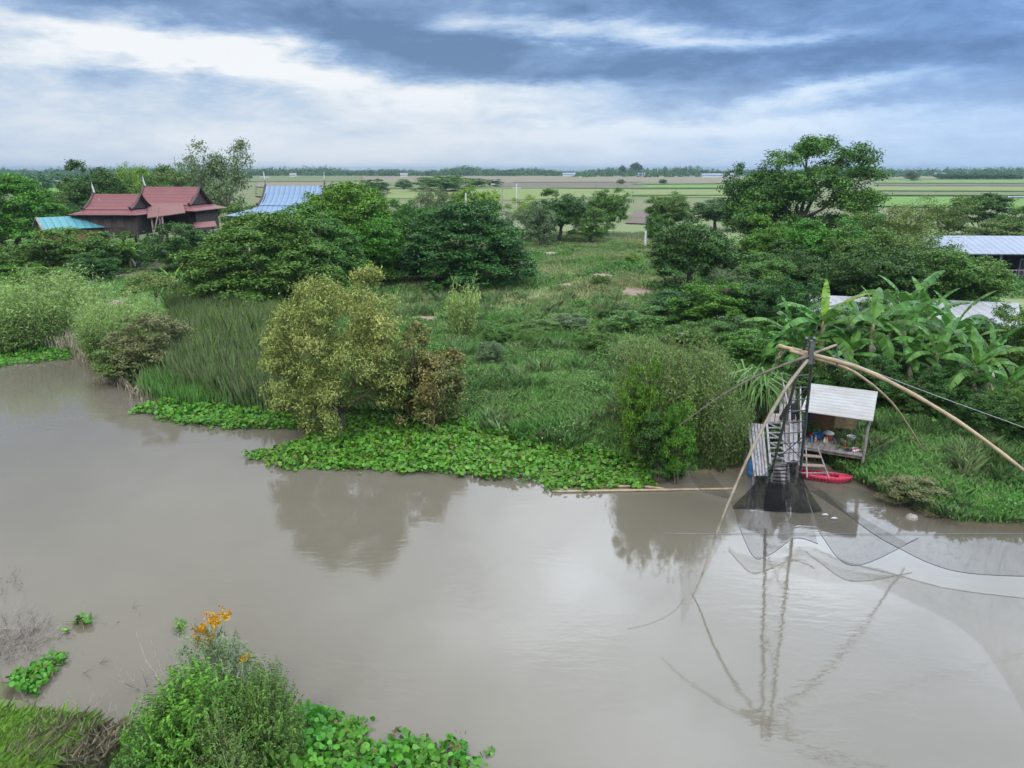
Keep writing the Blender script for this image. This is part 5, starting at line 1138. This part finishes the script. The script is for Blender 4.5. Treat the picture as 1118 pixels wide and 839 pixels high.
rt = empty('potted_plant', on(.25,1.5), 0, 'green potted plant at the dark side wall of the hut', 'plant'); b = MB(); b.lathe((0,0,0),[(.09,0),(.13,.2),(.14,.22)],14); b.build('pot', M['redpot'], rt)
r_ = rsd(4); n = 160; P_ = r_.normal(size=(n,3))*np.array((.16,.16,.14))+np.array((0,0,.45)); link('leaves', leaf_cloud('leaves', P_, r_.normal(size=(n,3))+np.array((0,0,.6)), .12, .5, r_, r_.rand(n)), M['vivid'], rt)
for k, (u, v, m, lab) in enumerate([(.55,.95,'tanwall','brown bottle standing alone left of the bottle pair'), (.95,.85,'whiteplastic','white bottle near the front of the hut floor'), (1.05,.9,'tanwall','brown bottle close to the white bottle'), (.4,.75,'bluebarrel','small blue bottle near the steps end of the hut floor'), (1.85,.8,'redpot','red bottle between the white bucket and the dark cloth heap')]):
    rt = empty('bottle', on(u,v), 0, lab, 'bottle'); b = MB(); b.lathe((0,0,0),[(.045,0),(.05,.02),(.05,.17),(.02,.24),(.02,.28)],10); b.build('body', M[m], rt, True); b = MB(); b.lathe((0,0,.281),[(.022,0),(.022,.03)],8); b.build('cap', M['whiteplastic'], rt)
# red boat
c = np.array(G(899,524,.0)); bt = empty('red_boat', tuple(c), R(-20), 'small red plastic boat floating below the hut steps', 'boat')
def hull(L, Wd, H, th=0.0):
    g = []
    for i_ in range(17):
        f = i_/16*2-1; w = Wd/2*(1-abs(f)**3.2)**.75*(1-.15*f)+.015; sh = H*(1+.22*f*f); row = []
        for j_ in range(11):
            a = -math.pi/2 + math.pi*j_/10; row.append((f*L/2, w*math.sin(a)*(1-.0*th), sh - (sh+.08)*max(0, math.cos(a))**.6*(1-abs(f)**5)))
        g.append(row)
    return g
g = hull(2.35,.62,.26); b = MB()
for i_ in range(16):
    for j_ in range(10): b.quad(g[i_][j_], g[i_+1][j_], g[i_+1][j_+1], g[i_][j_+1])
ob = b.build('hull', M['redplastic'], bt, True); md = ob.modifiers.new('thick', 'SOLIDIFY'); md.thickness = .015; md.offset = -1
for j_ in (0,10): b = MB(); b.tube([g[i_][j_] for i_ in range(17)], .028, 6); b.build('gunwale', M['redplastic'], bt)
b = MB(); b.hexa([(.62,-.24,.17),(1.15,-.05,.22),(1.15,.05,.22),(.62,.24,.17)],[(.62,-.25,.24),(1.15,-.06,.28),(1.15,.06,.28),(.62,.25,.24)]); b.build('fore_deck', M['redplastic'], bt)
b = MB(); b.box(-.35,-.12,-.27,.27,.15,.18); b.build('thwart', M['redplastic'], bt)
# floating bottles in the net, stone on the bank
c = G(903,566,.04); 
for k, (px,py,lab) in enumerate([(900,563,'white plastic scrap floating inside the net, upper one'), (910,567,'white plastic scrap floating inside the net, lower one')]):
    c = G(px,py,.02); b = MB(); b.tube([(c[0]-.12,c[1],.03),(c[0]-.05,c[1]+.01,.05),(c[0]+.08,c[1]+.02,.05),(c[0]+.16,c[1]+.02,.03)],[.02,.05,.05,.02],8); tag(b.build('floating_bottle', M['whiteplastic'], None, True), lab, 'bottle')
def rock(px, py, s, m, label, name='rock', cat='rock'):
    c = G(px,py,.15); z = max(gz(c[0],c[1]),.0); rs_ = rsd(int(px)); b = MB(); n=10; rows = []
    for j_ in range(7):
        t_ = math.pi*j_/6; rows.append([(c[0]+s*math.sin(t_)*math.cos(6.283*i_/n)*rs_.uniform(.75,1.1), c[1]+s*math.sin(t_)*math.sin(6.283*i_/n)*rs_.uniform(.75,1.1), z+s*.7*math.cos(t_)*rs_.uniform(.85,1.1)) for i_ in range(n)])
    for j_ in range(6):
        for i_ in range(n): b.quad(rows[j_+1][i_], rows[j_+1][(i_+1)%n], rows[j_][(i_+1)%n], rows[j_][i_])
    tag(b.build(name, M[m], None, True), label, cat)
rock(996, 562, .25, 'rock', 'reddish stone at the water edge under the dark dry shrub')
rock(1010, 541, .22, 'paleroof', 'pale plastic bag lying in the grass above the dark dry shrub', 'plastic_bag', 'bag')

# ------------------------------------------------------------------ foreground bank
def near_shrub(name, px, w, ytop, Y, m, label, n, leaf, asp, seed, zb=None, cat='shrub', sy=1, kids=None, low=-.4, nl=18, lr=1.5):
    proto(name+str(seed), seed, lobes_round(rsd(seed), nl, -1, 10, 5, lr, .25), 26, .33, n, leaf, asp, 3, .12, 4, low=low)
    return plant(name+str(seed), px, w, ytop, Y, m, name, label, cat, zb=zb, sy=sy, parts=('stem','foliage'))
def shoot_shrub(name, px, w, ytop, Y, m, label, seed, nshoot, leaf, asp, nper=26, zb=None, sy=.9, lo=.35, up=.35, droop=.35, irr=.3):
    rs = rsd(seed); P, N, T, D = [], [], [], []; b = MB(); lumps = unit(rs.normal(size=(9,3))); amp = rs.uniform(-irr, irr*.7, 9)
    for k in range(nshoot):
        d = unit(rs.normal(size=3)); d[2] = abs(d[2])*1.0 - .12; d = unit(d); R_ = 1 + float(np.sum(amp*np.exp(-(np.arccos(np.clip(lumps@d,-1,1))/.55)**2)))
        end = d*np.array((5,5,9.2))*R_*rs.uniform(.72,1.05) + np.array((0,0,.6)); f0 = rs.uniform(lo, .8); st = end*f0 + rs.normal(size=3)*.35
        t = np.linspace(0, 1, nper); bend = rs.normal(size=3)*.5; curve = st + (end-st)*t[:,None] + bend*(t*(1-t))[:,None]*1.5 + np.array((0,0,1))*(up*t - droop*t*t)[:,None]*2.2
        ax = unit(np.gradient(curve, axis=0)); side = unit(np.cross(ax, rs.normal(size=3))); sg = np.where(np.arange(nper) % 2 == 0, 1, -1)[:,None]
        leafdir = unit(ax*.5 + side*sg*.9 + rs.normal(size=(nper,3))*.25 - np.array((0,0,.15)))
        P.append(curve + leafdir*leaf*4.2); D.append(leafdir); N.append(np.cross(leafdir, ax)*sg*0 + np.array((0,0,.8)) + d*.35 + rs.normal(size=(nper,3))*.4)
        T.append(np.clip(rs.uniform(0,.7) + t*.3 + rs.normal(size=nper)*.08, 0, 1))
        if k % 5 == 0: b.tube([st*.25, st*.7+rs.normal(size=3)*.1, st, curve[-1]], [.07,.05,.03,.01], 4)
    P, N, T, D = map(np.concatenate, (P, N, T, D)); key = name+str(seed); a, bb = slopes(px, ytop); h = HC+bb*Y; sc_ = 10/h
    k_ = P[:,2] > -.2; P, N, T, D = P[k_], N[k_], T[k_], D[k_]
    ext = (np.percentile(np.hypot(P[:,0],P[:,1]),97), np.percentile(P[:,2],99.6))
    PROTO[key] = [(b.mesh('stem', True), leaf_cloud('foliage', P, N, leaf*10*rs.uniform(.6,1.25,len(P)), asp, rs, T, T=D), ext)]
    return plant(key, px, w, ytop, Y, m, name, label, 'shrub', zb=zb, sy=sy, parts=('stem','foliage'), rot=seed)
shoot_shrub('leafy_shrub', 196, 150, 742, 13.4, 'vivid', 'dense bright green leafy shrub in front of the orange-topped one', 51, 900, .035, .42, 26, .2, .85)
shoot_shrub('leafy_shrub', 282, 96, 728, 14.2, 'mid', 'darker leafy shrub beside the near water hyacinth', 52, 620, .036, .34, 26, .2)
shoot_shrub('leafy_shrub', 150, 90, 792, 12.8, 'mid', 'low leafy shrub at the bottom of the near bank, left of the bright one', 53, 420, .040, .4, 22, .3)
shoot_shrub('leafy_shrub', 238, 90, 765, 13.0, 'olive', 'olive fine-leaved shrub at the bottom between the bright and the darker leafy shrub', 55, 460, .032, .35, 24, .3)
wil = shoot_shrub('willow_shrub', 236, 116, 684, 15.4, 'grey', 'slender-leaved grey-green shrub topped with orange leaves', 54, 330, .055, .2, 24, .1, .8, .45, .3, .6, .42)
rs = rsd(61)
def spray(parent_pt, name, m, parent, n, L, leaf, asp, up=.6):
    b = MB(); P_, N_, T_2 = [], [], []
    for k in range(n):
        d = unit(rs.normal(size=3)+np.array((0,0,up*2))); e = np.array(parent_pt)+d*L*rs.uniform(.6,1.1)
        for q in range(16): f = rs.uniform(.45,1.05); P_.append(np.array(parent_pt)*(1-f)+e*f+rs.normal(size=3)*.04); N_.append(rs.normal(size=3)); T_2.append(d+rs.normal(size=3)*.5-np.array((0,0,.4)))
    P_, N_, T_2 = map(np.array,(P_,N_,T_2)); return link(name, leaf_cloud(name, P_, N_, leaf*rs.uniform(.6,1.2,len(P_)), asp, rs, rs.rand(len(P_)), T=T_2), M[m], parent)
def world_child(o, root):
    bpy.context.view_layer.update(); o.parent = root; o.matrix_parent_inverse = root.matrix_world.inverted()
def world_child_fast(o, root):
    from mathutils import Matrix, Euler
    mw = Matrix.LocRotScale(root.location, root.rotation_euler, root.scale); o.parent = root; o.matrix_parent_inverse = mw.inverted()
for (px,py,Y,n,L) in [(232,690,15.6,9,.42),(243,680,15.6,6,.36),(222,700,15.6,5,.3),(268,718,15.3,2,.2)]:
    o = spray(AT(px,py,Y), 'orange_leaves', 'orange' , None, n, L, .13, .38); world_child_fast(o, wil)
tb = MB()
for (px,py,Y,px2,py2,Y2) in [(228,760,15,231,688,15.6),(236,760,15,246,676,15.6),(215,770,14.8,180,705,15.4),(190,760,14.8,165,700,15.5),(205,745,15,212,700,15.3),(175,745,14.8,148,690,15.6)]:
    p, q = np.array(AT(px,py,Y)), np.array(AT(px2,py2,Y2)); tb.tube([p, p*.5+q*.5+rs.normal(size=3)*.05, q], [.02,.014,.005], 5)
o = tb.build('bare_twigs', M['twig']); world_child_fast(o, wil)
# bare twigs and dead stems
def twigs(name, px, py, n, L, label, m='twig', z=0, r=.012, spread=.5, lift=.5, cat='twigs', seed=1):
    r_ = rsd(seed); c = np.array(G(px,py,z)); c[2] = max(gz(c[0],c[1]),-.05); b = MB()
    for k in range(n):
        o_ = np.array((r_.normal()*spread, r_.normal()*spread, -.05)); d = unit(np.array((r_.normal(), r_.normal(), abs(r_.normal())*lift+.05))); l = L*r_.uniform(.4,1)
        p = c+o_; q = p+d*l; mid = p*.5+q*.5+r_.normal(size=3)*l*.06
        b.tube([p,mid,q],[r,r*.8,r*.3],4)
        for w_ in range(2):
            d2 = unit(d+r_.normal(size=3)*.6); d2[2] = abs(d2[2]); b.tube([mid, mid+d2*l*.4],[r*.6,r*.2],4)
    tag(b.build(name, M[m]), label, cat)
twigs('dead_brush', 5, 705, 230, 1.2, 'grey-brown heap of dead brush at the water edge above the small hyacinth patch', spread=.6, seed=1, r=.011)
twigs('dead_brush', 80, 792, 60, .8, 'brown heap of dead stems beside the lime grass tuft', m='twig', spread=.4, seed=2, z=.3, r=.008)
twigs('dead_twigs', 8, 640, 26, .9, 'sparse dead twigs standing in the water above the brush heap', spread=.35, seed=3, lift=.9, r=.007)
twigs('drowned_branch', 97, 722, 5, 1.0, 'dark forked branch sticking out of the water below the small floating plant', m='bark', spread=.08, lift=.15, seed=4, r=.012)
twigs('drowned_branch', 140, 672, 4, .9, 'thin dark branch lying in the water between the two floating plants', m='bark', spread=.1, lift=.08, seed=5, r=.01)
twigs('bare_branches', 160, 750, 12, 1.4, 'pale bare branches leaning over the water behind the leafy shrub', spread=.2, lift=1.2, seed=6, z=.2, r=.010)
twigs('drift_stick', 500, 806, 3, .55, 'short drifting sticks at the tip of the near hyacinth mat', m='bark', spread=.1, lift=.3, seed=7)
twigs('drift_stick', 478, 736, 1, .35, 'single small stick floating alone in mid river', m='bark', spread=.02, lift=.05, seed=8)
twigs('drift_stick', 440, 783, 2, .9, 'pale thin drifting stick near the near hyacinth mat', spread=.05, lift=.03, seed=9, r=.01)
twigs('dead_branches', 285, 820, 14, 1.0, 'dry cane stems sticking out between shrub and hyacinth', m='bamboo', spread=.25, lift=1.0, seed=10, z=.3, r=.009)
# floating plants
def floater(px, py, n, leaf, s, label, twig=True, seed=1):
    r_ = rsd(seed); c = np.array(G(px,py,.02)); rt = empty('floating_plant', tuple(c), 0, label, 'plant')
    P_ = r_.normal(size=(n,3))*np.array((s,s,s*.35))+np.array((0,0,s*.5)); P_[:,2] = np.abs(P_[:,2])+.02
    link('leaves', disc_leaves('leaves', P_, r_.normal(size=(n,3))*.6+np.array((0,0,.8)), leaf*r_.uniform(.6,1.3,n), r_, 10), M['hyac'], rt)
    b = MB()
    for k in range(10): p = P_[k % n]; b.tube([(0,0,-.03),(p[0]*.5,p[1]*.5,p[2]*.6),tuple(p)],[.014,.01,.006],5)
    if twig:
        for k in range(5): a = r_.uniform(0,6.28); l = r_.uniform(.4,.8); b.tube([(0,0,0),(math.cos(a)*l*.5,math.sin(a)*l*.5,.08),(math.cos(a)*l,math.sin(a)*l,r_.uniform(.0,.35))],[.01,.008,.003],4)
    b.build('stalk', M['stemgreen'], rt)
floater(90, 680, 16, .24, .17, 'floating plant with a few round bright leaves and drowned twigs', True, 1)
floater(198, 685, 40, .10, .13, 'small low raft of tiny leaves drifting beside the orange-topped shrub', False, 2)
floater(534, 822, 12, .09, .06, 'tiny plant sprig drifting at the end of the near hyacinth mat', False, 3)
floater(72, 690, 10, .12, .10, 'yellowing low leaves drifting just left of the round-leaved floating plant', False, 4)
# lime grass tuft at the bottom corner
def tuft(name, poly_px, n, h0, h1, w, m, lean=.9):
    c = [G(x,y,.3)[:2] for x,y in poly_px]; X = [p[0] for p in c]; Y = [p[1] for p in c]; r_ = rsd(n)
    x = r_.uniform(min(X),max(X),n); y = r_.uniform(min(Y),max(Y),n); P_ = np.stack([x,y,np.maximum(ground_z(x,y),-.02)],1)
    tag(link(name, blades_mesh(name, P_, r_.uniform(h0,h1,n), w*r_.uniform(.6,1.2,n), lean, r_, r_.rand(n)), M[m]), kind='stuff')
tuft('lime_grass', [(-40,800),(40,790),(45,870),(-60,880)], 16000, .2, .55, .0065, 'limegrass', 1.0)
tuft('near_grass', [(40,835),(180,830),(200,890),(20,890)], 9000, .15, .4, .007, 'palegrass')
tuft('near_straw', [(45,800),(110,795),(115,850),(50,850)], 900, .3, .7, .012, 'straw')
rs = rsd(71)
"""haze"""
hz_ = MB(); hz_.box(-5800,5800,-280,6800,-2.6,26)
m, t = newmat('haze_air'); v = t.n('ShaderNodeVolumePrincipled'); v.inputs['Color'].default_value = (.25,.34,.46,1); v.inputs['Density'].default_value = .00016; v.inputs['Anisotropy'].default_value = .1
o = t.n('ShaderNodeOutputMaterial'); t.l(v.outputs[0], o.inputs['Volume']); tag(hz_.build('haze', m), kind='stuff')
sc.cycles.volume_bounces = 1
sc.render.engine = 'CYCLES'
sc.view_settings.view_transform = 'Standard'; sc.view_settings.look = 'None'; sc.view_settings.exposure = .68; sc.view_settings.gamma = 1
sc.cycles.max_bounces = 8; sc.cycles.transparent_max_bounces = 16; sc.cycles.diffuse_bounces = 3; sc.cycles.glossy_bounces = 3
sc.cycles.use_denoising = True
